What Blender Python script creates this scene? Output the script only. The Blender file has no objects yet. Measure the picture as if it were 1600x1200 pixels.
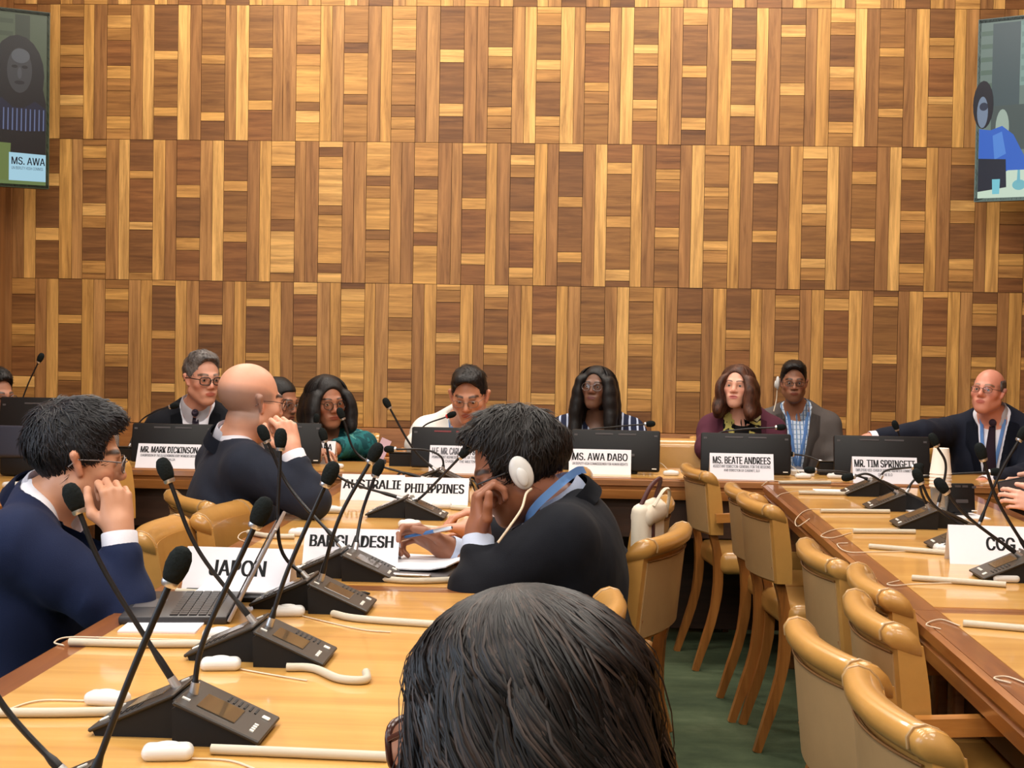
import bpy, bmesh, math, random
import numpy as np
from mathutils import Vector, Matrix
random.seed(7)
S = bpy.context.scene
COL = S.collection
R = math.radians

# ---------------------------------------------------------------- camera
cd = bpy.data.cameras.new('camera'); cam = bpy.data.objects.new('camera', cd); COL.objects.link(cam)
cd.sensor_width = 36.0; cd.lens = 54.0; cd.clip_start = .05; cd.clip_end = 60
_y, _p, _r = R(3.0), R(1.79), R(0.95)
_f = Vector((-math.sin(_y)*math.cos(_p), math.cos(_y)*math.cos(_p), -math.sin(_p)))
_r0 = Vector((math.cos(_y), math.sin(_y), 0)); _u0 = _r0.cross(_f)
_rt = _r0*math.cos(_r) + _u0*math.sin(_r); _up = _u0*math.cos(_r) - _r0*math.sin(_r)
cam.matrix_world = Matrix(((_rt.x, _up.x, -_f.x, 0), (_rt.y, _up.y, -_f.y, 0), (_rt.z, _up.z, -_f.z, 1.32), (0, 0, 0, 1)))
S.camera = cam

# ---------------------------------------------------------------- world, lights, exposure
S.view_settings.view_transform = 'Standard'; S.view_settings.look = 'None'
S.view_settings.exposure = 0.0; S.view_settings.gamma = 1.0; S.view_settings.use_curve_mapping = False
W = bpy.data.worlds.new('world'); S.world = W; W.use_nodes = True
W.node_tree.nodes['Background'].inputs[0].default_value = (.75, .85, 1, 1)
W.node_tree.nodes['Background'].inputs[1].default_value = .3
def area(name, loc, rot, sx, sy, power, col):
    l = bpy.data.lights.new(name, 'AREA'); l.shape = 'RECTANGLE'; l.size = sx; l.size_y = sy; l.energy = power; l.color = col
    o = bpy.data.objects.new(name, l); COL.objects.link(o); o.location = loc; o.rotation_euler = rot; return o
WARM = (1, .93, .83); COOL = (.72, .85, 1)
for i, y in enumerate((7.6, 4.8, 2.4, 0.0, -2.4)):
    for x in (-1.7, .9):
        area('ceiling_lamp', (x, y, 4.22), (0, 0, 0), 1.5, .7, 48 if i else 68, WARM)
for y in (-1.2, 1.6):
    area('window_daylight', (-3.30, y, 2.1), (0, R(-90), 0), 1.9, 2.0, 62, COOL)
try:
    S.cycles.use_denoising = True; S.cycles.max_bounces = 6; S.cycles.caustics_reflective = False; S.cycles.caustics_refractive = False
    S.cycles.sample_clamp_indirect = 6
except Exception: pass

# ---------------------------------------------------------------- materials
def lin(c):
    c = c/255.0
    return c/12.92 if c <= .04045 else ((c+.055)/1.055)**2.4
def rgb(r, g, b): return (lin(r), lin(g), lin(b), 1)
class NT:
    def __init__(s, name):
        s.m = bpy.data.materials.new(name); s.m.use_nodes = True; s.t = s.m.node_tree; s.b = s.t.nodes['Principled BSDF']
    def n(s, typ, **kw):
        nd = s.t.nodes.new(typ)
        for k, v in kw.items():
            if k.startswith('i_'): 
                key = k[2:]; key = int(key) if key.isdigit() else key.replace('_', ' ')
                nd.inputs[key].default_value = v
            else: setattr(nd, k, v)
        return nd
    def l(s, a, b): s.t.links.new(a, b)
    def set(s, **kw):
        for k, v in kw.items(): s.b.inputs[k.replace('_', ' ')].default_value = v
    def mixc(s, fac, a, b, mode='MIX'):
        m = s.n('ShaderNodeMix', data_type='RGBA', blend_type=mode)
        for sock, v in ((m.inputs[0], fac), (m.inputs[6], a), (m.inputs[7], b)):
            if hasattr(v, 'links'): s.l(v, sock)
            else: sock.default_value = v
        return m.outputs[2]
    def math(s, op, a, b=0.0, c=0.0):
        m = s.n('ShaderNodeMath', operation=op)
        for i, v in enumerate((a, b, c)):
            if hasattr(v, 'links'): s.l(v, m.inputs[i])
            else: m.inputs[i].default_value = v
        return m.outputs[0]
    def noise(s, vec, scale=(1, 1, 1), sc=1, detail=3, rough=.55, dist=0, offset=None):
        mp = s.n('ShaderNodeMapping'); s.l(vec, mp.inputs[0]); mp.inputs['Scale'].default_value = scale
        if offset is not None: s.l(offset, mp.inputs['Location'])
        nz = s.n('ShaderNodeTexNoise', i_Scale=sc, i_Detail=detail, i_Roughness=rough, i_Distortion=dist)
        s.l(mp.outputs[0], nz.inputs['Vector']); return nz.outputs[0]
    def ramp(s, fac, stops):
        r = s.n('ShaderNodeValToRGB'); s.l(fac, r.inputs[0]); e = r.color_ramp.elements
        while len(e) < len(stops): e.new(.5)
        for q, (p, c) in zip(e, stops): q.position = p; q.color = c
        return r.outputs[0]
    def bump(s, h, strength=.2, dist=.01):
        b = s.n('ShaderNodeBump', i_Strength=strength, i_Distance=dist); s.l(h, b.inputs['Height']); s.l(b.outputs[0], s.b.inputs['Normal'])
def plain(name, col, rough=.5, metal=0, coat=0, noise=0, nscale=40, bump=0, spec=.5, trans=0, ior=1.45):
    k = NT(name); k.set(Base_Color=col, Roughness=rough, Metallic=metal, Coat_Weight=coat, Specular_IOR_Level=spec, Transmission_Weight=trans, IOR=ior)
    if noise or bump:
        tc = k.n('ShaderNodeTexCoord'); nz = k.noise(tc.outputs['Object'], sc=nscale, detail=4)
        if noise:
            c2 = tuple(min(1, v*(1+noise)) for v in col[:3])+(1,); c1 = tuple(v*(1-noise) for v in col[:3])+(1,)
            k.l(k.mixc(nz, c1, c2), k.b.inputs['Base Color'])
        if bump: k.bump(nz, bump, .004)
    return k.m
def wood(name, c1, c2, c3, along, rough=.35, coat=0, objcolor=False, freq=26, spec=.5):
    """wood grain running along one axis of the world, shifted at random for each piece"""
    k = NT(name); g = k.n('ShaderNodeNewGeometry'); oi = k.n('ShaderNodeObjectInfo')
    off = k.n('ShaderNodeVectorMath', operation='SCALE'); k.l(oi.outputs['Random'], off.inputs['Scale']); off.inputs[0].default_value = (37, 53, 41)
    sc = {'x': (.06, 1, 1), 'y': (1, .06, 1), 'z': (1, 1, .06)}[along]
    n1 = k.noise(g.outputs['Position'], sc, freq, 5, .68, .5, off.outputs[0])
    sc2 = {'x': (.02, 1, 1), 'y': (1, .02, 1), 'z': (1, 1, .02)}[along]
    n2 = k.noise(g.outputs['Position'], sc2, freq*5, 2, .6, .1, off.outputs[0])
    if objcolor:
        dark = k.mixc(1.0, oi.outputs['Color'], (.50, .42, .34, 1), 'MULTIPLY'); lite = k.mixc(1.0, oi.outputs['Color'], (1.55, 1.60, 1.6, 1), 'MULTIPLY')
        r = k.ramp(n1, [(.28, (0, 0, 0, 1)), (.72, (1, 1, 1, 1))]); base = k.mixc(r, dark, lite)
    else: base = k.ramp(n1, [(.3, c1), (.5, c2), (.7, c3)])
    base = k.mixc(k.math('MULTIPLY', n2, .35), base, k.mixc(1.0, base, (.6, .55, .5, 1), 'MULTIPLY'))
    k.l(base, k.b.inputs['Base Color']); k.set(Roughness=rough, Coat_Weight=coat, Coat_Roughness=.06, Specular_IOR_Level=spec); return k.m
M = {}
M['board'] = wood('wall_board_wood', 0, 0, 0, 'z', .45, 0, True, 34)
M['block'] = wood('wall_block_wood', 0, 0, 0, 'x', .45, 0, True, 34)
M['wall_back'] = plain('wall_backing', rgb(60, 36, 20), .7)
M['plinth'] = wood('plinth_wood', rgb(110, 66, 32), rgb(150, 95, 48), rgb(178, 120, 66), 'x', .45)
M['veneer'] = wood('table_veneer', rgb(190, 134, 62), rgb(211, 158, 80), rgb(226, 178, 103), 'x', .3, .55, False, 9)
M['border'] = wood('table_border_wood', rgb(106, 58, 24), rgb(136, 80, 36), rgb(160, 100, 48), 'y', .3, .4, False, 16)
M['borderx'] = wood('table_border_cross', rgb(106, 58, 24), rgb(136, 80, 36), rgb(160, 100, 48), 'x', .3, .4, False, 16)
M['edge'] = wood('table_edge_wood', rgb(104, 58, 24), rgb(136, 80, 36), rgb(160, 102, 50), 'y', .3, .3, False, 16)
M['edgex'] = wood('head_table_edge', rgb(122, 74, 34), rgb(152, 98, 48), rgb(174, 118, 64), 'x', .35, .3, False, 16)
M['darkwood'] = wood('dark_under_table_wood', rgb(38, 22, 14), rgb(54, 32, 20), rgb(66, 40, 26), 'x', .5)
M['shelfwood'] = wood('shelf_wood', rgb(100, 62, 32), rgb(130, 84, 46), rgb(150, 100, 56), 'x', .5)
M['legwood'] = wood('chair_leg_wood', rgb(120, 72, 30), rgb(158, 100, 46), rgb(180, 120, 60), 'z', .3, .3, False, 20)
M['armwood'] = wood('chair_arm_wood', rgb(150, 94, 40), rgb(182, 122, 58), rgb(200, 140, 72), 'x', .3, .3, False, 20)
M['leather'] = plain('tan_leather', rgb(184, 136, 70), .30, 0, .4, .09, 30, .12)
M['leather_back'] = plain('beige_back_leather', rgb(166, 134, 92), .40, 0, .15, .07, 26, .1)
M['seam'] = plain('leather_seam', rgb(120, 82, 42), .6)
M['carpet'] = None
k = NT('green_carpet'); g = k.n('ShaderNodeNewGeometry'); n1 = k.noise(g.outputs['Position'], (1, 1, 1), 2.2, 5, .65); n2 = k.noise(g.outputs['Position'], (.5, 3, 1), 6, 4)
n3 = k.noise(g.outputs['Position'], (1, 1, 1), 260, 2)
c = k.ramp(k.math('ADD', k.math('MULTIPLY', n1, .8), k.math('MULTIPLY', n2, .2)), [(.35, rgb(54, 65, 49)), (.55, rgb(82, 93, 69)), (.72, rgb(108, 116, 92))])
k.l(k.mixc(k.math('MULTIPLY', n3, .5), c, rgb(50, 62, 44)), k.b.inputs['Base Color']); k.set(Roughness=.95, Specular_IOR_Level=.1); k.bump(n3, .5, .004); M['carpet'] = k.m
M['black'] = plain('black_plastic', rgb(13, 12, 14), .5, 0, 0, .1, 60, 0, .35)
M['blackmatte'] = plain('black_matte_plastic', rgb(16, 15, 16), .6)
M['slot'] = plain('dark_grey_slot', rgb(66, 62, 64), .5)
M['slotred'] = plain('red_slot', rgb(120, 40, 44), .5)
M['console'] = plain('console_body_plastic', rgb(14, 13, 14), .55, spec=.35)
M['plate'] = plain('console_top_plate', rgb(46, 41, 36), .38, .1)
M['lcd'] = plain('console_display', rgb(72, 60, 44), .15, 0, .3)
M['whitemark'] = plain('white_marking', rgb(226, 224, 216), .5)
M['silver'] = plain('silver_metal', rgb(196, 196, 198), .3, .9)
M['foam'] = plain('black_foam', rgb(26, 30, 30), .95, 0, 0, .25, 220, .6, .1)
M['neck'] = plain('gooseneck_rubber', rgb(20, 19, 21), .38, .1)
M['red'] = plain('red_ring', rgb(190, 40, 36), .4)
M['card'] = plain('white_card', rgb(226, 226, 234), .6)
M['paper'] = plain('white_paper', rgb(236, 236, 242), .7)
M['pinkpaper'] = plain('pink_paper', rgb(222, 190, 204), .7)
M['ink'] = plain('black_ink', rgb(20, 20, 24), .7)
M['ink2'] = plain('grey_ink', rgb(104, 104, 112), .7)
M['greyplastic'] = plain('light_grey_plastic', rgb(206, 206, 204), .35, 0, .1)
M['tube'] = plain('beige_cord_rubber', rgb(186, 178, 160), .5)
M['cord'] = plain('pale_thin_cord', rgb(206, 190, 166), .5)
M['laptop'] = plain('dark_grey_laptop', rgb(50, 48, 50), .4, .4)
M['laptoplid'] = plain('silver_laptop_lid', rgb(150, 146, 148), .3, .6)
M['key'] = plain('black_keys', rgb(30, 28, 30), .45)
M['cup'] = plain('white_paper_cup', rgb(238, 232, 222), .6)
M['plasticcup'] = plain('clear_plastic_cup', rgb(238, 240, 240), .12, 0, 0, 0, 1, 0, .5, .85, 1.2)
M['glass'] = plain('spectacle_glass', (1, 1, 1, 1), .02, 0, 0, 0, 1, 0, .5, 1, 1.04)
M['bluepen'] = plain('blue_pen', rgb(64, 108, 164), .3)
M['bottlecap'] = plain('blue_cap', rgb(60, 76, 140), .4)
M['bag'] = plain('cream_canvas', rgb(226, 216, 198), .7, 0, 0, .06, 30)
M['bagdark'] = plain('dark_strap', rgb(70, 30, 30), .6)
M['ceil'] = plain('ceiling_plaster', rgb(224, 216, 204), .9)
M['sidewall'] = wood('side_wall_wood', rgb(104, 66, 34), rgb(138, 92, 50), rgb(160, 112, 64), 'z', .45, 0, False, 12)
M['plaster'] = plain('back_plaster', rgb(206, 196, 182), .9)
M['lampglow'] = None
def emis(name, col, st):
    k = NT(name); k.set(Base_Color=(0, 0, 0, 1), Emission_Color=col, Emission_Strength=st, Roughness=.25); return k.m
M['lampglow'] = emis('lamp_diffuser', (1, .93, .83, 1), 6.0)

# ---------------------------------------------------------------- mesh helpers
class MB:
    def __init__(s): s.bm = bmesh.new()
    def box(s, c, size, rot=None, bev=0, seg=2):
        r = bmesh.ops.create_cube(s.bm, size=1); vs = r['verts']
        for v in vs: v.co = Vector((v.co.x*size[0], v.co.y*size[1], v.co.z*size[2]))
        if bev:
            es = list({e for v in vs for e in v.link_edges})
            rr = bmesh.ops.bevel(s.bm, geom=es, offset=bev, segments=seg, affect='EDGES', profile=.5); vs = list({v for f in rr['faces'] for v in f.verts} | {v for v in vs if v.is_valid})
        s._place(vs, c, rot); return s
    def _place(s, vs, c, rot):
        m = Matrix.Translation(c) @ (rot.to_4x4() if rot is not None else Matrix())
        for v in vs: v.co = m @ v.co
    def prism(s, pts, axis, a, b, rot=None, c=(0, 0, 0)):
        """polygon pts (2D) extruded along an axis from a to b"""
        def P(p, t):
            return {'x': (t, p[0], p[1]), 'y': (p[0], t, p[1]), 'z': (p[0], p[1], t)}[axis]
        A = [s.bm.verts.new(P(p, a)) for p in pts]; B = [s.bm.verts.new(P(p, b)) for p in pts]; n = len(pts)
        s.bm.faces.new(A[::-1]); s.bm.faces.new(B)
        for i in range(n): s.bm.faces.new((A[i], A[(i+1) % n], B[(i+1) % n], B[i]))
        s._place(A+B, c, rot); return s
    def tube(s, pts, rad, seg=8, cap=True):
        """smooth tube through points; rad a number or one per point"""
        pts = [Vector(p) for p in pts]; n = len(pts); rad = [rad]*n if not hasattr(rad, '__len__') else rad
        t0 = (pts[1]-pts[0]).normalized(); nrm = t0.orthogonal().normalized(); rings = []
        for i, p in enumerate(pts):
            t = (pts[min(i+1, n-1)]-pts[max(i-1, 0)]).normalized()
            nrm = (nrm - t*nrm.dot(t)); nrm = nrm.normalized() if nrm.length > 1e-6 else t.orthogonal().normalized(); bn = t.cross(nrm)
            rings.append([s.bm.verts.new(p + (nrm*math.cos(a)+bn*math.sin(a))*rad[i]) for a in [2*math.pi*q/seg for q in range(seg)]])
        for A, B in zip(rings, rings[1:]):
            for q in range(seg): s.bm.faces.new((A[q], A[(q+1) % seg], B[(q+1) % seg], B[q]))
        if cap: s.bm.faces.new(rings[0][::-1]); s.bm.faces.new(rings[-1])
        return s
    def lathe(s, prof, seg=20, c=(0, 0, 0), rot=None):
        """profile (r, z) turned about z"""
        rings = []; vs = []
        for r, z in prof:
            if r < 1e-5: ring = [s.bm.verts.new((0, 0, z))]
            else: ring = [s.bm.verts.new((r*math.cos(2*math.pi*q/seg), r*math.sin(2*math.pi*q/seg), z)) for q in range(seg)]
            rings.append(ring); vs += ring
        for A, B in zip(rings, rings[1:]):
            for q in range(seg):
                a, b, c2, d = A[q % len(A)], A[(q+1) % len(A)], B[(q+1) % len(B)], B[q % len(B)]
                f = []
                for v in (a, b, c2, d):
                    if v not in f: f.append(v)
                if len(f) > 2: s.bm.faces.new(f)
        for ring, fl in ((rings[0], True), (rings[-1], False)):
            if len(ring) > 2: s.bm.faces.new(ring[::-1] if fl else ring)
        s._place(vs, c, rot); return s
    def ell(s, c, r, rot=None, u=16, v=10):
        vs = bmesh.ops.create_uvsphere(s.bm, u_segments=u, v_segments=v, radius=1)['verts']
        for q in vs: q.co = Vector((q.co.x*r[0], q.co.y*r[1], q.co.z*r[2]))
        s._place(vs, c, rot); return s
    def grid(s, P, closed_u=False, thick=0):
        """rows of points -> quads"""
        V = [[s.bm.verts.new(p) for p in row] for row in P]
        for A, B in zip(V, V[1:]):
            n = len(A)
            for q in range(n if closed_u else n-1): s.bm.faces.new((A[q], A[(q+1) % n], B[(q+1) % n], B[q]))
        return s
    def build(s, name, mat, parent=None, ang=35, loc=None, rz=None):
        me = bpy.data.meshes.new(name); bmesh.ops.recalc_face_normals(s.bm, faces=s.bm.faces); s.bm.to_mesh(me); s.bm.free()
        me.materials.append(mat)
        if ang:
            me.polygons.foreach_set('use_smooth', [True]*len(me.polygons))
            if ang < 180: me.set_sharp_from_angle(angle=R(ang))
        o = bpy.data.objects.new(name, me); COL.objects.link(o)
        if parent is not None: o.parent = parent
        if loc is not None: o.location = loc
        if rz is not None: o.rotation_euler[2] = rz
        return o
def meshobj(name, V, F, mat, parent=None, smooth=True):
    me = bpy.data.meshes.new(name); me.from_pydata(V, [], F); me.materials.append(mat)
    if smooth: me.polygons.foreach_set('use_smooth', [True]*len(me.polygons))
    o = bpy.data.objects.new(name, me); COL.objects.link(o)
    if parent is not None: o.parent = parent
    return o
def thing(name, label, cat, loc=(0, 0, 0), rz=0, group=None):
    o = bpy.data.objects.new(name, None); o.empty_display_size = .05; COL.objects.link(o); o.location = loc; o.rotation_euler[2] = rz
    return tag(o, label, cat, group)
def tag(o, label, cat, group=None, kind=None):
    o['label'] = label; o['category'] = cat
    if group: o['group'] = group
    if kind: o['kind'] = kind
    return o
def structure(o): o['kind'] = 'structure'; return o
KIDS = {}
def copy_tree(o, loc=None, rz=None, label=None, parent=None):
    c = o.copy(); COL.objects.link(c)
    if parent is not None: c.parent = parent
    if loc is not None: c.location = loc
    if rz is not None: c.rotation_euler[2] = rz
    if label: c['label'] = label
    for ch in list(o.children): copy_tree(ch, parent=c)
    return c
FONT = None
try:
    import os
    FONT = bpy.data.fonts.load(os.path.join(bpy.utils.system_resource('DATAFILES'), 'fonts', 'Inter.woff2'))
except Exception: pass
def text(name, body, size, mat, parent, loc, rot, sx=1.0, bold=0.0, align='CENTER', extrude=.0004, fit=None):
    cu = bpy.data.curves.new(name, 'FONT'); cu.body = body; cu.font = FONT or cu.font; cu.size = size; cu.align_x = align; cu.align_y = 'CENTER'; cu.extrude = extrude
    cu.resolution_u = 3; cu.materials.append(mat); tmp = bpy.data.objects.new(name, cu); COL.objects.link(tmp)
    me = bpy.data.meshes.new_from_object(tmp.evaluated_get(bpy.context.evaluated_depsgraph_get()))
    if fit:                                                          # (width, letter height)
        co = np.empty(len(me.vertices)*3); me.vertices.foreach_get('co', co); co = co.reshape(-1, 3); lo, hi = co.min(0), co.max(0); k = np.array((fit[0]/(hi[0]-lo[0]), fit[1]/(hi[1]-lo[1])))
        co[:, :2] = (co[:, :2]-(lo[:2]+hi[:2])/2)*k
        if align == 'LEFT': co[:, 0] += fit[0]/2
        me.vertices.foreach_set('co', co.ravel()); me.update()
    if bold:                                                          # heavier strokes: the letters doubled a hair's breadth apart
        b_ = bmesh.new()
        for dx in (-bold, 0, bold):
            n0 = len(b_.verts); b_.from_mesh(me); b_.verts.ensure_lookup_table()
            for v in b_.verts[n0:]: v.co.x += dx
        b_.to_mesh(me); b_.free()
    bpy.data.objects.remove(tmp); bpy.data.curves.remove(cu)
    o = bpy.data.objects.new(name, me); COL.objects.link(o); o.parent = parent; o.location = loc; o.rotation_euler = rot; o.scale = (sx, 1, 1); return o
def spline(pts, n=10):
    """Catmull-Rom through points"""
    P = [Vector(p) for p in pts]; P = [P[0]*2-P[1]] + P + [P[-1]*2-P[-2]]; out = []
    for i in range(1, len(P)-2):
        for q in range(n):
            t = q/n; a, b, c, d = P[i-1], P[i], P[i+1], P[i+2]
            out.append(.5*((2*b)+(c-a)*t+(2*a-5*b+4*c-d)*t*t+(3*b-a-3*c+d)*t**3))
    out.append(P[-2]); return out

# ================================================================= ROOM
TH = .73      # table height
XL, XR, YB, YF, ZC = -3.42, 2.74, 8.8, -4.0, 4.3
structure(MB().box(((XL+XR)/2, (YB+YF)/2, -.05), (XR-XL+.4, YB-YF+.4, .1)).build('floor', M['carpet']))
structure(MB().box(((XL+XR)/2, (YB+YF)/2, ZC+.05), (XR-XL+.4, YB-YF+.4, .1)).build('ceiling', M['ceil']))
structure(MB().box((XR+.1, (YB+YF)/2, ZC/2), (.2, YB-YF+.4, ZC)).build('wall_right', M['sidewall']))
structure(MB().box(((XL+XR)/2, YF-.1, ZC/2), (XR-XL, .2, ZC)).build('wall_front', M['plaster']))
wl = MB()
wl.box((XL-.1, (YF-2.3)/2, ZC/2), (.2, -2.3-YF, ZC)); wl.box((XL-.1, (2.7+YB)/2, ZC/2), (.2, YB-2.7, ZC)); wl.box((XL-.1, .2, .5), (.2, 5.0, 1.0)); wl.box((XL-.1, .2, 3.75), (.2, 5.0, 1.1))
structure(wl.build('wall_left', M['sidewall']))
win = structure(MB().box((XL-.12, .2, 1.03), (.2, 5.0, .06)).box((XL-.12, .2, 3.17), (.2, 5.0, .06)).box((XL-.12, -2.27, 2.1), (.2, .06, 2.14)).box((XL-.12, 2.67, 2.1), (.2, .06, 2.14)).box((XL-.12, .2, 2.1), (.1, .06, 2.14)).build('window_1', M['slot']))
MB().box((XL-.16, .2, 2.1), (.006, 4.9, 2.1)).build('pane', M['glass'], win)
wb = structure(MB().box(((XL+XR)/2, YB+.115, ZC/2), (XR-XL+.4, .2, ZC)).build('wall_back', M['wall_back']))
unit = bpy.data.meshes.new('wood_piece')
_b = bmesh.new(); bmesh.ops.create_cube(_b, size=1); _b.to_mesh(unit); _b.free()
unit2 = unit.copy(); unit.materials.append(M['board']); unit2.materials.append(M['block'])
def piece(name, me, x0, x1, z0, z1, proud, col):
    o = bpy.data.objects.new(name, me); COL.objects.link(o); o.parent = wb
    t = .016+proud; o.location = ((x0+x1)/2, YB+.015-t/2, (z0+z1)/2); o.scale = (x1-x0-.0025, t, z1-z0-.0025); o.color = col
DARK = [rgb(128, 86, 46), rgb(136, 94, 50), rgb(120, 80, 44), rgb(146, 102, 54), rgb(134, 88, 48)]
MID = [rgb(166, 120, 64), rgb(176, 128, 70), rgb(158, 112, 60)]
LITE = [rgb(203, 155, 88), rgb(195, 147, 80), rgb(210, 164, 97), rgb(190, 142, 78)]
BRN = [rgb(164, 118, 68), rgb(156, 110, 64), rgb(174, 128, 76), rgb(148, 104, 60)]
ROWS = [(.78, 1.61, 1), (1.61, 2.42, 0), (2.42, 3.195, 1), (3.195, 3.99, 0)]
PX = .138; X0 = -2.974
for r, (z0, z1, par) in enumerate(ROWS):
    for i in range(-3, 42):
        x0 = X0+i*PX; x1 = x0+PX
        if x1 > XR+.01: continue
        if i % 2 != par:                                             # upright boards, two strips
            flip = ((i//2) + r) % 2
            m = x0 + PX*random.uniform(.44, .56); cols = [random.choice(LITE), random.choice(BRN)]
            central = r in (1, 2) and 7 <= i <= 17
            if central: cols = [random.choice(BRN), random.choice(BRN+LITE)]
            if flip: cols.reverse()
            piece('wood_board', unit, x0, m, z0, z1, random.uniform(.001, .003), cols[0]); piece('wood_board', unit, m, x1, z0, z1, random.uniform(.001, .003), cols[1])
            continue
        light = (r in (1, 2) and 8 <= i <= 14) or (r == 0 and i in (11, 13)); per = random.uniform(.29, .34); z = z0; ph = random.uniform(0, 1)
        if r == 3:
            zs = [z0, z0+random.uniform(.1, .5), z1]; kinds = [random.choice('dl'), 'd']
        else:
            rh = random.uniform(.045, .075); mid = random.random() < .5; zs = [z0]; kinds = []; z = z0 - ph*per
            while z < z1:
                for h, kk in ((per-rh-(.07 if mid else 0), 'd'), (.07 if mid else 0, 'm'), (rh, 'l')):
                    z += h
                    if h and z > z0+.03: zs.append(min(z, z1)); kinds.append(kk)
                    if z >= z1-.03: break
                if z >= z1-.03: zs[-1] = z1; break
        for a, b, kk in zip(zs, zs[1:], kinds):
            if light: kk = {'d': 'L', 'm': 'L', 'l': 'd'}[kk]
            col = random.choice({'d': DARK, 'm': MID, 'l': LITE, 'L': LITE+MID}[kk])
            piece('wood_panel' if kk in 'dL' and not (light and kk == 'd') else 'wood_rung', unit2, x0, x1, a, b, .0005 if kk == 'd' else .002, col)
structure(MB().box((XL+.016, YB-.012, ZC/2), (.032, .03, ZC)).build('trim_1', M['sidewall']))
structure(MB().box(((XL+XR)/2, YB-.02, .39), (XR-XL, .05, .775), bev=.004).build('baseboard_back', M['plinth']))
for i, y in enumerate((7.6, 4.8, 2.4, 0.0, -2.4)):
    for j, x in enumerate((-1.7, .9)):
        t = thing('ceiling_light', 'warm ceiling panel light on the %s side, %s row from the panelled wall' % (('left', 'right')[j], ('first', 'second', 'third', 'fourth', 'last')[i]), 'light', (x, y, ZC), 0, 'ceiling panel lights')
        MB().box((0, 0, -.03), (1.6, .04, .06)).box((0, .38, -.03), (1.6, .04, .06)).box((0, -.38, -.03), (1.6, .04, .06)).box((.8, 0, -.03), (.04, .8, .06)).box((-.8, 0, -.03), (.04, .8, .06)).build('frame', M['silver'], t)
        MB().box((0, 0, -.02), (1.56, .76, .01)).build('diffuser', M['lampglow'], t)

# ================================================================= WALL SCREENS
def screen(label, loc, rz, w, h, tilt):
    t = thing('wall_screen', label, 'screen', loc); t.rotation_euler = (tilt, 0, rz)
    MB().box((0, .03, 0), (w, .045, h), bev=.006).build('casing', M['black'], t)
    MB().box((0, .004, h/2-.012), (w, .012, .024), bev=.003).box((0, .004, -h/2+.012), (w, .012, .024), bev=.003).box((w/2-.01, .004, 0), (.02, .012, h), bev=.003).box((-w/2+.01, .004, 0), (.02, .012, h), bev=.003).build('bezel', M['black'], t)
    MB().box((0, .16, 0), (.12, .22, .12), bev=.01).build('wall_bracket', M['blackmatte'], t)
    return t
def flat(name, pts, mat, parent, d):
    """a flat area of the shown picture, on the display face (front is -y)"""
    bm = MB(); V = [bm.bm.verts.new((x, -d, z)) for x, z in pts]; bm.bm.faces.new(V); return bm.build(name, mat, parent, 0)
def E(n, r, g, b, s=.55): return emis(n, rgb(r, g, b), s)
def oval(cx, cz, rx, rz, n=20): return [(cx+rx*math.cos(2*math.pi*i/n), cz+rz*math.sin(2*math.pi*i/n)) for i in range(n)]
# left screen: a woman with long dark hair before a panelled wall
W1, H1 = 1.55, .985
t = screen('left wall screen showing a dark haired woman in a striped blouse', (-3.7269, 8.1000, 2.5936), R(32), W1, H1, R(0))
dis = flat('display', [(-W1/2, -H1/2), (W1/2, -H1/2), (W1/2, H1/2), (-W1/2, H1/2)], E('screen_olive', 88, 98, 70), t, .002)
r_ = W1/2-.02
flat('picture_wall', [(r_-.30, .10), (r_, .10), (r_, H1/2-.03), (r_-.30, H1/2-.03)], E('screen_wall', 96, 108, 80), dis, .003)
flat('picture_wall', [(r_-.17, .14), (r_-.09, .14), (r_-.09, H1/2-.03), (r_-.17, H1/2-.03)], E('screen_wall_strip', 62, 72, 54), dis, .0035)
for q in range(4): flat('picture_wall', [(r_-.40, .2+q*.07), (r_-.18, .2+q*.07), (r_-.18, .225+q*.07), (r_-.40, .225+q*.07)], E('screen_slat_l', 78, 90, 66), dis, .0035)
flat('picture_hair', oval(r_-.155, .13, .145, .22), E('screen_hair', 28, 28, 32), dis, .004)
flat('picture_hair', [(r_-.34, -.22), (r_, -.22), (r_, -.02), (r_-.03, .12), (r_-.28, .12), (r_-.33, -.02)], E('screen_hair2', 28, 28, 32), dis, .0042)
flat('picture_face', oval(r_-.145, .155, .068, .125), E('screen_face', 72, 72, 74), dis, .005)
flat('picture_brow', oval(r_-.14, .235, .05, .04), E('screen_forehead', 106, 108, 112), dis, .0052)
for dx in (-.03, .025): flat('picture_eye', oval(r_-.142+dx, .175, .017, .009), E('screen_eye', 28, 28, 32), dis, .0055)
flat('picture_nose', oval(r_-.145, .14, .012, .032), E('screen_nose', 92, 92, 96), dis, .0055)
flat('picture_mouth', oval(r_-.145, .088, .028, .011), E('screen_mouth', 40, 38, 44), dis, .0055)
flat('picture_blouse', [(r_-.34, -.22), (r_, -.22), (r_, -.05), (r_-.06, -.01), (r_-.12, -.05), (r_-.18, -.05), (r_-.24, -.0), (r_-.34, -.04)], E('screen_blouse', 30, 36, 62), dis, .005)
for q in range(14):
    x = r_-.33+q*.024; flat('picture_stripe', [(x, -.20), (x+.007, -.20), (x+.008, -.055), (x+.002, -.055)], E('screen_stripe', 120, 136, 180), dis, .0055)
flat('picture_monitor', [(r_-.40, -.34), (r_, -.34), (r_, -.17), (r_-.12, -.18), (r_-.40, -.17)], E('screen_monitor', 30, 31, 34), dis, .006)
flat('picture_table', [(-.3, -.47), (r_-.20, -.47), (r_-.19, -.25), (-.3, -.23)], E('screen_green', 128, 150, 84), dis, .007)
flat('picture_card', [(r_-.20, -.47), (r_, -.47), (r_, -.305), (r_-.20, -.30)], E('screen_card', 170, 214, 232, .85), dis, .0075)
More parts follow.
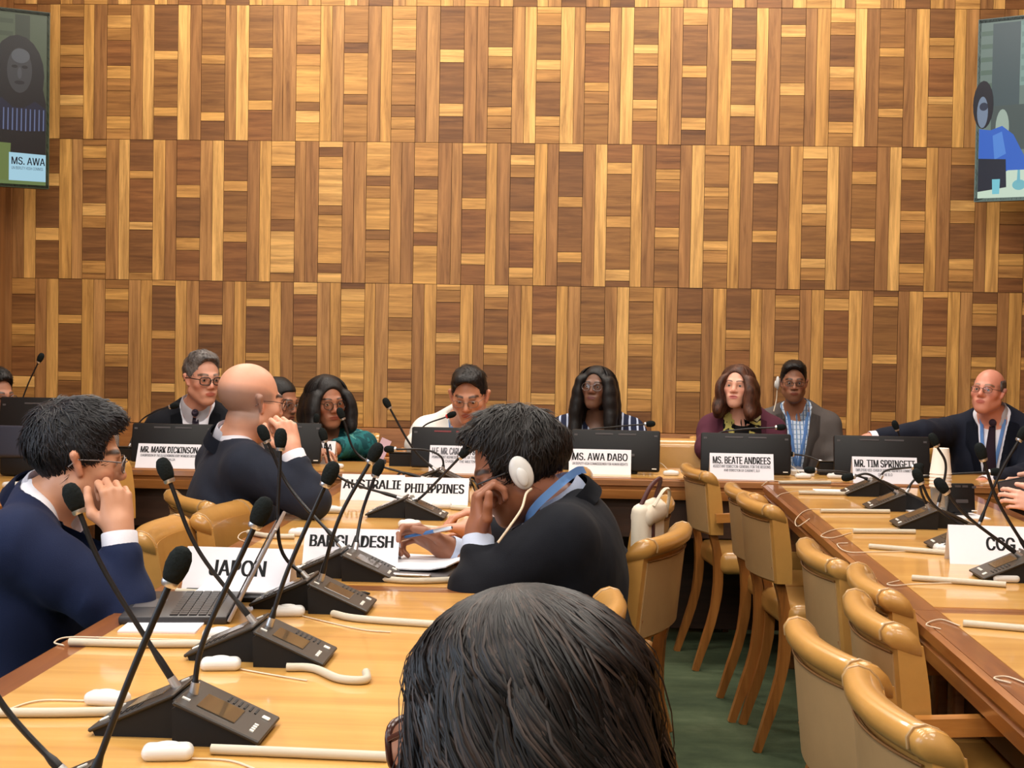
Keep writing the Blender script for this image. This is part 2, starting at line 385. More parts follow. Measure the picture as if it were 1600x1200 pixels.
flat('picture_table', [(-.3, -.475), (r_, -.475), (r_, -.455), (-.3, -.455)], E('screen_green2', 130, 156, 96), dis, .008)
text('screen_lettering', 'MS. AWA', .062, E('screen_ink', 24, 32, 48), dis, (r_-.185, -.008, -.345), (R(90), 0, 0), 1, .001, 'LEFT', .0004, (.18, .042))
text('screen_lettering', 'UN DEPUTY HIGH COMMIS', .024, E('screen_ink2', 60, 84, 110), dis, (r_-.185, -.008, -.385), (R(90), 0, 0), 1, 0, 'LEFT', .0004, (.17, .016))
MB().ell((r_-.30, -.0, -H1/2-.012), (.02, .015, .016)).build('sensor', M['blackmatte'], t)
# right screen: a person in blue behind a monitor
t = screen('right wall screen showing a person in blue behind a monitor', (2.7133, 8.1000, 2.5834), R(-32), W1, H1, R(0))
dis = flat('display', [(-W1/2, -H1/2), (W1/2, -H1/2), (W1/2, H1/2), (-W1/2, H1/2)], E('screen_grey', 138, 160, 150), t, .002)
l_ = -W1/2+.02
flat('picture_wall', [(l_+.10*.62, -.0), (l_+.34*.62, -.0), (l_+.34*.62, H1/2-.03), (l_+.10*.62, H1/2-.03)], E('screen_pillar', 92, 112, 116), dis, .003)
flat('picture_wall', [(l_+.34*.62, .12), (l_+.6*.62, .12), (l_+.6*.62, H1/2-.03), (l_+.34*.62, H1/2-.03)], E('screen_pale', 160, 196, 184), dis, .003)
for q in range(6): flat('picture_slat', [(l_, .05+q*.07), (l_+.1*.62, .05+q*.07), (l_+.1*.62, .075+q*.07), (l_, .075+q*.07)], E('screen_slat', 112, 138, 122), dis, .0035)
for q in range(6): flat('picture_slat', [(l_+.35*.62, .14+q*.06), (l_+.6*.62, .14+q*.06), (l_+.6*.62, .165+q*.06), (l_+.35*.62, .165+q*.06)], E('screen_slat2', 140, 176, 166), dis, .0035)
flat('picture_wall', [(l_+.1*.62, -.22), (l_+.6*.62, -.22), (l_+.6*.62, .02), (l_+.1*.62, .02)], E('screen_low', 96, 112, 110), dis, .0032)
flat('picture_chair', oval(l_+.20*.62, -.10, .055*.66, .10), E('screen_chair', 200, 222, 206), dis, .004)
flat('picture_chair', oval(l_+.46*.62, -.17, .05*.66, .08), E('screen_chair2', 190, 210, 200), dis, .004)
flat('picture_hair', oval(l_+.03*.62, .03, .085*.66, .13), E('screen_hair3', 40, 44, 56), dis, .0045)
flat('picture_face', oval(l_+.025*.62, -.01, .045*.66, .085), E('screen_face2', 150, 170, 196), dis, .005)
flat('picture_glasses', oval(l_+.035*.62, .02, .035*.66, .022), E('screen_specs', 60, 72, 96), dis, .0055)
flat('picture_clothing', [(l_, -.10), (l_+.1*.62, -.11), (l_+.2*.62, -.09), (l_+.30*.62, -.14), (l_+.40*.62, -.26), (l_+.48*.62, -.34), (l_, -.33)], E('screen_blue', 58, 112, 214, .75), dis, .006)
flat('picture_clothing', [(l_+.12*.62, -.14), (l_+.2*.62, -.12), (l_+.24*.62, -.24), (l_+.14*.62, -.27)], E('screen_blue2', 92, 150, 236, .75), dis, .0065)
flat('picture_table', [(l_, -.475), (l_+.62*.62, -.475), (l_+.62*.62, -.33), (l_+.26*.62, -.33), (l_, -.42)], E('screen_table', 214, 236, 214, .8), dis, .007)
flat('picture_monitor', [(l_, -.44), (l_+.25*.62, -.42), (l_+.24*.62, -.27), (l_, -.26)], E('screen_mon', 44, 54, 70), dis, .0075)
flat('picture_cup', [(l_+.13*.62, -.455), (l_+.19*.62, -.455), (l_+.195*.62, -.375), (l_+.125*.62, -.375)], E('screen_cup', 128, 210, 224, .8), dis, .008)
flat('picture_jug', oval(l_+.36*.62, -.41, .055*.66, .028), E('screen_jug', 126, 196, 206, .8), dis, .008)
flat('picture_jug', [(l_+.34*.62, -.40), (l_+.37*.62, -.40), (l_+.365*.62, -.33), (l_+.345*.62, -.33)], E('screen_jug2', 120, 192, 208, .8), dis, .0082)

# ================================================================= TABLES
def long_table(label, x0, x1, y0, y1, joints):
    t = thing('conference_table', label, 'table', ((x0+x1)/2, y0, 0)); cx, cy = (x0+x1)/2, y0
    def L(x, y, z): return (x-cx, y-cy, z)
    ys = [y0]+joints+[y1]; bw = .055
    for a, b in zip(ys, ys[1:]):
        MB().box(L(cx, (a+b)/2, TH-.008), (x1-x0-2*bw, b-a-2*bw*.7, .018)).build('veneer_panel', M['veneer'], t)
        for xx in (x0+bw/2, x1-bw/2): MB().box(L(xx, (a+b)/2, TH-.0085), (bw-.001, b-a-.002, .017)).build('border_strip', M['border'], t)
        for yy in (a+bw*.35, b-bw*.35): MB().box(L(cx, yy, TH-.0085), (x1-x0-2*bw, bw*.7-.001, .017)).build('border_strip', M['borderx'], t)
        for xx, s in ((x0, -1), (x1, 1)):
            MB().prism([(0, TH-.001), (s*.012, TH-.006), (s*.014, TH-.026), (s*.004, TH-.03), (s*.004, TH-.04), (s*.01, TH-.044), (s*.006, TH-.075), (0, TH-.075)], 'y', a+.001-cy, b-.001-cy, None, (xx-cx, 0, 0)).build('edge_molding', M['edge'], t)
        for xx in (x0+.10, x1-.10):
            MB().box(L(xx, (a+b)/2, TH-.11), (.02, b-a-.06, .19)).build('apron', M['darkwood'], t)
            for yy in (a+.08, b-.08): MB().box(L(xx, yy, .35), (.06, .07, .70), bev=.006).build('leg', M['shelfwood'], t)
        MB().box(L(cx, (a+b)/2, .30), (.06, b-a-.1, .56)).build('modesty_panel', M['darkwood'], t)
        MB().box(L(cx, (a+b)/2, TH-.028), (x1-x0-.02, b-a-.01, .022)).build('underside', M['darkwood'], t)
    for yy, s in ((y0, -1), (y1, 1)): MB().box(L(cx, yy+s*.006, TH-.038), (x1-x0, .012, .074), bev=.004).build('end_molding', M['edgex'], t)
    return t
LX0, LX1, RX0, RX1 = -.985, -.205, .715, 1.495
long_table('long polished table on the left with country name cards', LX0, LX1, 1.2, 6.12, [3.52])
long_table('long polished table on the right beside the aisle chairs', RX0, RX1, 1.2, 6.30, [3.42])
t = thing('head_table', 'long head table below the panelled wall with black monitors', 'table', (-.4, 6.45, 0))
HX0, HX1, HY0, HY1 = -2.95, 2.55, 6.44, 7.02
for i in range(4):
    a = HX0+i*(HX1-HX0)/4; b = a+(HX1-HX0)/4; m = (a+b)/2+.4
    MB().box((m, .29, TH-.008), (b-a-.002, HY1-HY0-.11, .018)).build('veneer_panel', M['veneer'], t)
    for yy in (.022, .555): MB().box((m, yy, TH-.0085), (b-a-.002, .05, .017)).build('border_strip', M['edgex'], t)
    MB().prism([(0, TH-.001), (-.012, TH-.006), (-.014, TH-.028), (-.003, TH-.033), (-.003, TH-.045), (-.009, TH-.05), (-.005, TH-.085), (.01, TH-.085)], 'x', a+.401, b+.399).build('edge_molding', M['edgex'], t)
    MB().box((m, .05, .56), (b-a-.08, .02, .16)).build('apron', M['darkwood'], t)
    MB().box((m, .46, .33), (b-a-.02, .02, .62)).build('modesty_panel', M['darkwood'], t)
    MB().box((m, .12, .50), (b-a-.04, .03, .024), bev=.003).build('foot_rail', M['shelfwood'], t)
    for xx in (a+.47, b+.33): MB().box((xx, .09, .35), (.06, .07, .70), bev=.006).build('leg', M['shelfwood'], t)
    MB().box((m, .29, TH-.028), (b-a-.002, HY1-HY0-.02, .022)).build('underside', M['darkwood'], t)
# a third table at the far left
long_table('table at far left edge behind the man in navy', -2.75, -1.98, 4.6, 6.30, [])

# ================================================================= CHAIRS
def arc(u, w=.217): return Vector((u*w, -.235+.03*u*u, 0))
def make_chair(arms, label, sc=1.0):
    t = thing('conference_armchair' if arms else 'conference_chair', label, 'chair')
    MB().box((0, .01, .43), (.445, .46, .09), bev=.032, seg=4).build('seat', M['leather'], t)
    U = [-1+2*i/14 for i in range(15)]
    def lean(z): return -.10*(z-.47)
    def panel(v0, v1, z0, z1, w, name, mat):
        prof = []
        for q in range(7):
            z = z0+(z1-z0)*q/6; prof.append((v0-.006*math.sin(math.pi*q/6), z))
        for q in range(6, -1, -1):
            z = z0+(z1-z0)*q/6; prof.append((v1, z))
        rows = []
        for u in U:
            p = arc(u, w); rows.append([(p.x, p.y+lean(z)-v, z) for v, z in prof])
        m = MB(); m.grid(rows, False)
        V = m.bm.verts; V.ensure_lookup_table(); n = len(prof)
        for i in range(len(U)-1): m.bm.faces.new((V[i*n+n-1], V[i*n], V[(i+1)*n], V[(i+1)*n+n-1]))
        m.bm.faces.new([V[k] for k in range(n)]); m.bm.faces.new([V[(len(U)-1)*n+k] for k in range(n)][::-1])
        return m.build(name, mat, t, 40)
    panel(0, .048, .545, .758, .217, 'backrest', M['leather'])
    panel(.049, .056, .552, .738, .198, 'back_panel', M['leather_back'])
    prof = [(.002, .728), (-.001, .752), (.008, .777), (.024, .795), (.046, .803), (.067, .798), (.080, .782), (.080, .761), (.067, .747), (.050, .742), (.03, .735)]
    rows = []; cv, cz = .042, .772
    for i in range(49):
        u = -1.0+2*i/48; p = arc(u, .219); au = abs(u); k_ = .80 - (.07 if abs(au-.86) < .022 else 0) + (.03 if au > .88 else 0) - (.10 if au > .99 else .03 if au > .955 else 0)
        rows.append([(p.x, p.y+lean(z)-(.035+(v-cv)*k_), cz+(z-cz)*k_) for v, z in prof])
    m = MB(); m.grid(rows, True); V = m.bm.verts; V.ensure_lookup_table(); n = len(prof); m.bm.faces.new([V[q] for q in range(n)]); m.bm.faces.new([V[len(V)-n+q] for q in range(n)][::-1]); ro = m.build('back_roll', M['leather'], t, 75)
    for s in (-1, 1):
        p = arc(s*.86, .219); MB().tube([(p.x, p.y+lean(z)-(.035+(v-cv)*.78), cz+(z-cz)*.78) for v, z in prof[:8]], .0028, 6).build('crease_seam', M['leather_back'], ro, 60)
    MB().tube([(arc(u, .198).x, arc(u, .198).y+lean(.742)-.057, .742) for u in [-1+2*i/12 for i in range(13)]], .0022, 6).build('piping', M['seam'], t, 60)
    for s in (-1, 1):
        MB().tube(spline([(s*.18, -.262, .60), (s*.182, -.225, .44), (s*.186, -.235, .25), (s*.192, -.31, 0)], 4), [.021]*4+[.024]*4+[.022]*3+[.019, .017], 4).build('leg', M['legwood'], t, 20)
        MB().tube([(s*.19, .195, .40), (s*.19, .20, .2), (s*.19, .205, 0)], [.026, .022, .017], 4).build('leg', M['legwood'], t, 20)
        if arms:
            a = MB().tube(spline([(s*.245, -.25, .615), (s*.255, -.05, .625), (s*.25, .16, .615), (s*.245, .20, .60)], 5), [.024]*15+[.012], 4).build('armrest', M['armwood'], t, 25)
            MB().tube([(s*.25, .12, .60), (s*.235, .14, .40)], [.026, .022], 4).build('arm_post', M['armwood'], a, 20)
    return t
side_chair = make_chair(False, '', 1); arm_chair = make_chair(True, '', 1)
used = set()
def place_chair(xy, th, label, arms=False, sc=1.0, group='tan leather meeting chairs'):
    """xy: where the middle of the chair's back stands; th: the way it faces (0 towards -y, 90 towards +x)"""
    src = arm_chair if arms else side_chair; d = Vector((math.sin(R(th)), -math.cos(R(th)))); loc = (xy[0]+d.x*.27*sc, xy[1]+d.y*.27*sc, 0)
    if src.name in used: o = copy_tree(src, loc, R(th+180), label)
    else: used.add(src.name); o = src; o.location = loc; o.rotation_euler[2] = R(th+180); o['label'] = label
    o['group'] = group; o.scale = (sc, sc, sc); return o
G = 'chairs along the aisle side of the right table'
def at2(p): return (p[0], p[1])
place_chair(at2((0.4416, 6.3079, 0.7800)), 98, 'wooden armed tan leather chair nearest the head table on the aisle', True, 1, G)
place_chair(at2((0.5517, 5.4722, 0.7800)), 97, 'tan leather chair half hidden behind another empty chair on the aisle', False, 1, G)
place_chair(at2((0.5630, 5.1160, 0.7800)), 97, 'empty tan leather chair in the aisle with full seat and legs visible', False, 1, G)
place_chair(at2((0.5982, 3.9173, 0.7800)), 93, 'tan leather chair with plain beige back at middle of right table', False, 1, G)
place_chair(at2((0.6507, 3.4771, 0.7800)), 90, 'tan leather chair tucked closest to the right table edge', False, 1, G)
place_chair(at2((0.5807, 3.0815, 0.7800)), 91, 'tan leather chair with wrinkled back and long wooden arm', True, 1, G)
place_chair(at2((0.4354, 2.7315, 0.7800)), 98, 'tan leather chair standing furthest out into the aisle in the foreground', False, 1, G)
place_chair(at2((0.4644, 2.3069, 0.7800)), 94, 'tan leather chair closest to the camera at bottom right', False, 1, G)
G = 'chairs along the left table'
place_chair(at2((-1.1583, 4.1130, 0.7800)), 92, 'empty tan leather chair just beyond the man in navy', False, 1, G)
place_chair(at2((-1.2705, 4.8321, 0.7800)), 121, 'tan leather chair with beige back under the bald man', False, 1, G)
place_chair(at2((-1.0927, 4.5253, 0.7800)), 86, 'empty tan leather chair between bald man and white card JAPON', False, 1, G)
place_chair((-1.98, 6.02), 75, 'tan leather chair before the head table beyond the man in navy', False, 1, G)
place_chair(at2((-0.0530, 6.0142, 0.7800)), -92, 'small tan chair end showing below the name card of the woman in stripes', False, 1, G)
place_chair(at2((-0.0404, 5.4566, 0.7800)), -92, 'tan chair end showing just above the shoulder of the man with headset', False, 1, G)
place_chair((.185, 4.02), -106, 'tall tan leather chair behind the man with headset', False, 1.03, G)
place_chair(at2((0.2059, 4.9654, 0.7800)), -100, 'tan leather chair with a cream bag hanging on its back', False, 1, G)
place_chair((.012, 3.02), -96, 'tan leather chair back beside the dark haired woman in front', False, 1, G)
G = 'chairs behind the head table'
for px_, y_, lab in ((-1.80, 7.42, 'tan leather chair under the man in dark suit at head table'), (-1.62, 8.06, 'tan leather chair under the half hidden woman at head table'), (-1.26, 7.42, 'tan leather chair beside the woman in teal'), (-.66, 7.42, 'cream tan chair under the man in white shirt'),
        (.02, 7.66, 'tan leather chair under the woman in striped blouse'), (.42, 7.45, 'empty tan leather chair between the two women at head table'), (.72, 7.68, 'tan leather chair under the woman in maroon jacket'), (1.82, 7.38, 'tan leather chair under the bald man at right'), (1.06, 8.44, 'tan leather chair under the man in grey blazer')):
    place_chair((px_, y_), 0, lab, False, 1.05, G)

# ================================================================= MICROPHONE CONSOLES
def console(loc, rz, label, neck=None, ring=False, group='microphone consoles on the tables', thick=1.0, strip=None):
    """wedge that rises towards local -x; slopes down to local +x where its user sits. neck: world points base > tip"""
    t = thing('microphone_console', label, 'microphone', loc, rz, group); t.scale = (1, 1, 1)
    MB().prism([(-.058, 0), (.058, 0), (.062, .008), (-.052, .058), (-.060, .053)], 'y', -.066, .066).build('base', M['console'], t, 20)
    rot = Matrix.Rotation(math.atan2(.050, .114), 3, 'Y'); n = Vector((.4017, 0, .9158))
    def on(a, b, h): return Vector((a, b, .0352 - a*.4386)) + n*h
    MB().box(on(.004, 0, .003), (.136, .144, .006), rot, .002, 1).build('top_plate', M['plate'], t)
    MB().box(on(-.004, -.012, .0066), (.06, .07, .002), rot, .0006, 1).build('display', M['lcd'], t)
    for q in range(4): MB().box(on(.048, -.045+q*.011, .0068), (.006, .006, .002), rot).build('button', M['whitemark'], t, 0)
    MB().box(on(.052, .035, .0068), (.012, .012, .003), rot, .001, 1).build('talk_button', M['whitemark'], t, 0)
    MB().box(on(-.048, -.04, .0068), (.012, .006, .002), rot).build('label_mark', M['whitemark'], t, 0)
    sp = MB()
    for q in range(6): sp.box(on(-.004+q*.008, .045, .0066), (.003, .026, .0015), rot)
    sp.build('speaker_grille', M['blackmatte'], t, 0)
    if strip: text('lettering', strip, .03, M['whitemark'], t, on(-.045, 0, .009), (0, R(27), R(90)), .9, .001)
    if neck:
        inv = (Matrix.Translation(loc) @ Matrix.Rotation(rz, 4, 'Z')).inverted()
        P = [inv @ Vector(p) for p in neck]; b0 = on(-.046, .052 if P[0].y > 0 else -.052, .008) if False else P[0]
        foot = Vector((-.046, max(-.055, min(.055, b0.y)), .056)); P[0] = foot
        cv = spline(P, 12); d = (cv[-1]-cv[-3]).normalized()
        MB().lathe([(.0, 0), (.0075, 0), (.0065, .022), (.0, .022)], 12, foot, (cv[1]-cv[0]).to_track_quat('Z', 'Y').to_matrix()).build('mic_socket', M['silver'], t)
        nk = len(cv); MB().tube(cv, [.0062*thick if i < nk*.14 else .0042*thick for i in range(nk)], 8).build('gooseneck', M['neck'], t, 60)
        q = d.to_track_quat('Z', 'Y').to_matrix(); e = cv[-1]
        MB().lathe([(.0, -.003), (.009, -.003), (.0105, 0), (.0105, .004), (0, .004)], 14, e, q).build('collar', M['red'] if ring else M['silver'], t)
        MB().lathe([(0, .003), (.0095, .003), (.0125, .010), (.0145, .022), (.0138, .033), (.010, .042), (.005, .0455), (0, .046)], 16, e, q).build('foam_head', M['foam'], t, 180)
    return t
LXc = -.59
def Lpair(y, L, Rr, lab, strip=None):
    for s, nk in ((-1, L), (1, Rr)):
        where = 'left' if s < 0 else 'right'
        console((LXc+s*.062, y+(.02 if s < 0 else -.02), TH), 0 if s > 0 else math.pi, lab[0 if s < 0 else 1], nk, group='microphone consoles on the left table', strip=strip if s > 0 else None)
Lpair(1.75, [(-0.6382, 1.7700, 0.7698), (-0.6929, 1.7700, 0.8787), (-0.7398, 1.7700, 0.9803)], [(-0.5801, 1.7300, 0.7836), (-0.5273, 1.7300, 0.9146), (-0.4799, 1.7300, 1.0297)], ('microphone console at bottom left corner leaning out of view', 'microphone with large foam head crossing the nearest console'))
Lpair(2.22, [(-0.6439, 2.2400, 0.7828), (-0.7180, 2.2400, 0.9580), (-0.7584, 2.2400, 1.0478)], [(-0.6113, 2.2000, 0.7600), (-0.5575, 2.2000, 0.8744), (-0.4859, 2.2000, 1.0380)], ('black console sloping towards the man in navy, nearest of those', 'black console facing right at front left with its mic before the laptop'))
Lpair(2.74, [(-0.6404, 2.7600, 0.7743), (-0.7129, 2.7600, 0.9193), (-0.7674, 2.7600, 1.0446)], [(-0.6075, 2.7200, 0.7539), (-0.5395, 2.7200, 0.8944), (-0.4743, 2.7200, 1.0478)], ('console behind the open laptop with microphone leaning left', 'console right of the laptop with microphone leaning right'))
Lpair(3.26, [(-0.6432, 3.2800, 0.7721), (-0.6694, 3.2800, 0.8619), (-0.6705, 3.2800, 1.0672)], [(-0.6034, 3.2400, 0.7659), (-0.5339, 3.2400, 0.9253), (-0.4696, 3.2400, 1.0470)], ('console right of the white card JAPON with upright microphone', 'console before white card BANGLADESH with tall right leaning microphone'))
Lpair(3.69, [(-0.6606, 3.8200, 0.7602), (-0.7520, 3.8200, 0.9246), (-0.8136, 3.8200, 1.0443)], [(-0.6086, 3.7800, 0.7512), (-0.5654, 3.7800, 0.8768), (-0.5346, 3.7800, 0.9667)], ('console at left foot of white card BANGLADESH', 'console beside the clipboard of the man with headset'))
Lpair(4.92, [(-0.7571, 4.9400, 0.6986), (-0.8157, 4.9400, 0.8537), (-0.8633, 4.9400, 0.9673)], [(-0.6821, 4.9000, 0.6742), (-0.5391, 4.9000, 0.8014), (-0.4214, 4.9000, 0.9275)], ('console behind the white card BANGLADESH with thin leaning microphone', 'console beside the pen hand with long right leaning microphone'), 'AUSTR')
Lpair(5.62, [(-0.7580, 5.6400, 0.6844), (-0.8487, 5.6400, 0.8607), (-0.9198, 5.6400, 1.0017)], [(-0.6629, 5.6000, 0.6957), (-0.6638, 5.6000, 0.7617), (-0.6929, 5.6000, 0.8129), (-0.7302, 5.6000, 0.7744)], ('console behind the white card AUSTRAL with tall microphone', 'console before the white card PHILIPPINES with bent microphone'))
Lpair(5.97, [(-0.6299, 5.9900, 0.7673), (-0.6996, 5.9900, 0.8741), (-0.7928, 5.9900, 1.0283)], [(-0.5555, 5.9500, 0.7675), (-0.5817, 5.9500, 0.8420), (-0.6447, 5.9500, 0.8706), (-0.7626, 5.9500, 0.8707)], ('console at far end of left table with tall thin microphone', 'console at far end of left table with low bent microphone'))
RXc = 1.10
def Rpair(y, L, Rr, lab):
    for s, nk in ((-1, L), (1, Rr)):
        console((RXc+s*.062, y+(-.02 if s < 0 else .02), TH), 0 if s > 0 else math.pi, lab[0 if s < 0 else 1], nk, group='microphone consoles on the right table')
Rpair(5.98, [(1.0378, 5.9600, 0.7884), (0.9762, 5.9600, 0.8167), (0.8661, 5.9600, 0.8218)], [(1.1109, 6.0000, 0.7862), (1.1419, 6.0000, 0.8241), (1.2394, 6.0000, 0.8386)], ('console nearest head table on the right table with low microphone', 'console nearest head table facing the bald man with arched microphone'))
Rpair(5.48, [(1.0516, 5.4600, 0.8125), (0.9838, 5.4600, 0.8518), (0.9281, 5.4600, 0.8461)], [(1.1273, 5.5000, 0.7830), (1.1528, 5.5000, 0.8382), (1.2375, 5.5000, 0.8536), (1.4047, 5.5000, 0.8663)], ('second console from head table on aisle side of the right table', 'second console from head table with long flat microphone near paper cups'))
Rpair(4.98, [(1.0476, 4.9600, 0.8097), (1.0569, 4.9600, 0.8407), (1.0497, 4.9600, 0.8877)], [(1.1817, 5.0000, 0.8270), (1.1407, 5.0000, 0.9211), (1.1105, 5.0000, 0.9886)], ('console left of the paper cups with short microphone', 'console below the paper cups with microphone rising over the card'))
Rpair(4.46, [(1.0204, 4.4400, 0.8100), (0.9832, 4.4400, 0.8550), (0.9454, 4.4400, 0.9185)], [(1.1025, 4.4800, 0.8070), (1.1718, 4.4800, 0.9381), (1.2270, 4.4800, 1.0444)], ('console just left of the white card CCG', 'console behind the white card CCG with tall right leaning microphone'))
Rpair(3.92, [(0.9928, 3.9000, 0.8178), (0.9516, 3.9000, 0.8813), (0.8945, 3.9000, 0.9445)], [(1.0866, 3.9400, 0.7951), (1.0322, 3.9400, 0.9191), (0.9927, 3.9400, 1.0255)], ('console in front of the white card CCG facing the aisle', 'console in front of the white card CCG with microphone leaning back'))
console((RXc-.062, 3.38, TH), math.pi, 'console at right edge on the second table section', [(0.9440, 3.3800, 0.8378), (0.9681, 3.3800, 0.9570), (0.9932, 3.3800, 1.0411)], group='microphone consoles on the right table')
for px_, neck, lab, ring in (((-2.0811, 6.9448, 0.7300), [(-2.0822, 6.8500, 0.7404), (-2.0453, 6.8500, 0.9009), (-1.9665, 6.8500, 0.9546), (-1.9080, 6.8500, 0.9732)], 'console of the man in dark suit behind his monitor', False),
        ((-0.8335, 7.2738, 0.7300), [(-0.8001, 6.8500, 0.8101), (-0.7582, 6.8500, 0.9030), (-0.6494, 6.8500, 0.9540)], 'console of the speaker with red ringed microphone', True),
        ((-0.0566, 7.3232, 0.7300), [(-0.0817, 6.8500, 0.7818), (-0.0409, 6.8500, 0.8943), (0.1010, 6.8500, 0.9228), (0.2372, 6.8500, 0.9369)], 'console of the woman in stripes with long low microphone', False),
        ((0.5729, 7.4098, 0.7300), [(0.5009, 6.8500, 0.7939), (0.5498, 6.8500, 0.8946), (0.6678, 6.8500, 0.9226), (0.8141, 6.8500, 0.9340)], 'console of the woman in maroon with long low microphone', False),
        ((1.4933, 7.4200, 0.7300), [(1.4147, 6.8500, 0.7846), (1.3763, 6.8500, 0.8687), (1.3469, 6.8500, 0.9332)], 'console of the bald man at right behind his monitor', False),
        ((1.0707, 7.0689, 0.7300), [(1.0232, 6.8500, 0.7622), (0.9575, 6.8500, 0.8091), (0.8955, 6.8500, 0.8163)], 'console between the monitors beside the woman in maroon', False),
        ((-1.3471, 7.0627, 0.7300), [(-1.2775, 6.8500, 0.7570), (-1.2439, 6.8500, 0.8588), (-1.2388, 6.8500, 0.9109)], 'console of the woman in teal behind her monitor', False),
        ((-2.6117, 6.8049, 0.7300), [(-2.6442, 6.8500, 0.7725), (-2.5718, 6.8500, 1.0362), (-2.5135, 6.8500, 1.1653)], 'console at far left with tall microphone before the wall', False)):
    console((px_[0], 6.86, TH), math.pi/2, lab, neck, ring, 'microphone consoles on the head table', .85)

# ================================================================= EARPIECES with their beige cords
def earpiece(loc, rz, tube, loop, label, group):
    """a white ear unit lying on the table; its thick beige cord and thin lead are parts"""
    t = thing('earpiece', label, 'earpiece', loc, 0, group)
    rt = Matrix.Rotation(rz, 3, 'Z')
    MB().box((0, 0, .0112), (.070, .038, .022), rt, .0108, 5).build('shell', M['greyplastic'], t, 180)
    MB().ell((0, 0, .0205), (.019, .0105, .0055), rt, 16, 8).build('clip', M['greyplastic'], t, 180)
    L = Vector(loc)
    if tube: MB().tube(spline([Vector(p)-L for p in tube], 8), .0075, 8).build('cord', M['tube'], t, 60)
    if loop: MB().tube(spline([Vector(p)-L for p in loop], 8), .0016, 5).build('thin_lead', M['cord'], t, 60)
    return t
zt = .0085+TH; zl = .003+TH
def up(p, z): return (p[0], p[1], z)
def tz(*pts): return [up(p, zt) for p in pts]
def lz(*pts): return [up(p, zl) for p in pts]
GL, GR = 'earpieces on the left table', 'earpieces on the right table'
earpiece((-0.5737, 2.0672, 0.7300), R(10), tz((-0.5204, 2.0959, 0.7300), (-0.4117, 2.0920, 0.7300), (-0.2726, 2.0852, 0.7300)), lz((-0.5487, 2.0668, 0.7300), (-0.4851, 2.0613, 0.7300), (-0.4302, 2.0119, 0.7300)), 'white earpiece at bottom edge in front of the nearest console', GL)
earpiece((-0.7511, 2.3584, 0.7300), R(-8), tz((-0.7075, 2.2903, 0.7300), (-0.8000, 2.2713, 0.7300), (-0.9132, 2.2578, 0.7300)), lz((-0.7840, 2.3713, 0.7300), (-0.8628, 2.3617, 0.7300), (-0.8939, 2.2838, 0.7300)), 'white earpiece with cord running out of the left edge', GL)
earpiece((-0.6374, 2.6287, 0.7300), R(10), tz((-0.5214, 2.6283, 0.7300), (-0.4735, 2.6242, 0.7300), (-0.4169, 2.5525, 0.7300), (-0.3729, 2.5485, 0.7300), (-0.3793, 2.6061, 0.7300)), lz((-0.6100, 2.6322, 0.7300), (-0.5457, 2.5948, 0.7300), (-0.4718, 2.5551, 0.7300)), 'white earpiece in front of the second console with curled cord end', GL)
earpiece((-0.7005, 2.8865, 0.7300), R(10), tz((-0.7133, 2.8061, 0.7300), (-0.8271, 2.7907, 0.7300), (-0.9620, 2.7902, 0.7300)), lz((-0.7377, 2.8629, 0.7300), (-0.8733, 2.8628, 0.7300), (-0.9837, 2.8601, 0.7300), (-0.9967, 2.8094, 0.7300), (-0.9693, 2.7834, 0.7300)), 'earpiece with long cord lying in front of the pink paper', GL)
earpiece((-0.6231, 3.1473, 0.7300), R(10), tz((-0.5291, 3.1462, 0.7300), (-0.4681, 3.0976, 0.7300), (-0.3066, 3.0581, 0.7300)), lz((-0.5956, 3.1440, 0.7300), (-0.4557, 3.0170, 0.7300), (-0.3886, 2.9933, 0.7300)), 'white earpiece left of the joint in the table', GL)
earpiece((-0.6830, 3.6982, 0.7300), R(10), tz((-0.5349, 3.6327, 0.7300), (-0.4225, 3.5930, 0.7300), (-0.3083, 3.6393, 0.7300), (-0.3089, 3.7176, 0.7300)), None, 'earpiece below white card BANGLADESH with cord under the clipboard', GL)
earpiece((-0.7233, 3.4287, 0.7300), R(0), tz((-0.7378, 3.3749, 0.7300), (-0.8063, 3.3477, 0.7300), (-0.9186, 3.3645, 0.7300)), None, 'earpiece and cord in front of the white card JAPON', GL)
earpiece((-0.8355, 4.3948, 0.7300), R(0), tz((-0.8402, 4.3235, 0.7300), (-0.9140, 4.3242, 0.7300), (-0.9893, 4.3958, 0.7300)), lz((-0.9076, 4.3818, 0.7300), (-1.0075, 4.4510, 0.7300), (-0.9991, 4.3089, 0.7300), (-0.9471, 4.2096, 0.7300)), 'earpiece left of white card BANGLADESH near the empty chair', GL)
earpiece((-0.5504, 4.6583, 0.7300), R(0), tz((-0.5050, 4.6041, 0.7300), (-0.4230, 4.5582, 0.7300)), None, 'white earpiece beside the blue pen', GL)
earpiece((-0.5035, 5.1771, 0.7300), R(0), tz((-0.4679, 5.1455, 0.7300), (-0.3889, 5.1042, 0.7300)), None, 'white earpiece below white card PHILIPPINES', GL)
earpiece((-0.8414, 4.9773, 0.7300), R(0), tz((-0.8597, 4.9015, 0.7300), (-0.9099, 4.8917, 0.7300), (-0.9835, 4.8951, 0.7300)), None, 'earpiece cord beside the elbow of the bald man', GL)
earpiece((1.0490, 6.6500, 0.7300), 0, tz((0.9882, 6.3774, 0.7300), (0.8789, 6.3527, 0.7300), (0.7702, 6.3281, 0.7300)), lz((0.9974, 6.5787, 0.7300), (0.8194, 6.4510, 0.7300), (0.7492, 6.4635, 0.7300), (0.6891, 6.2287, 0.7300)), 'earpiece on the right table closest to the head table', GR)
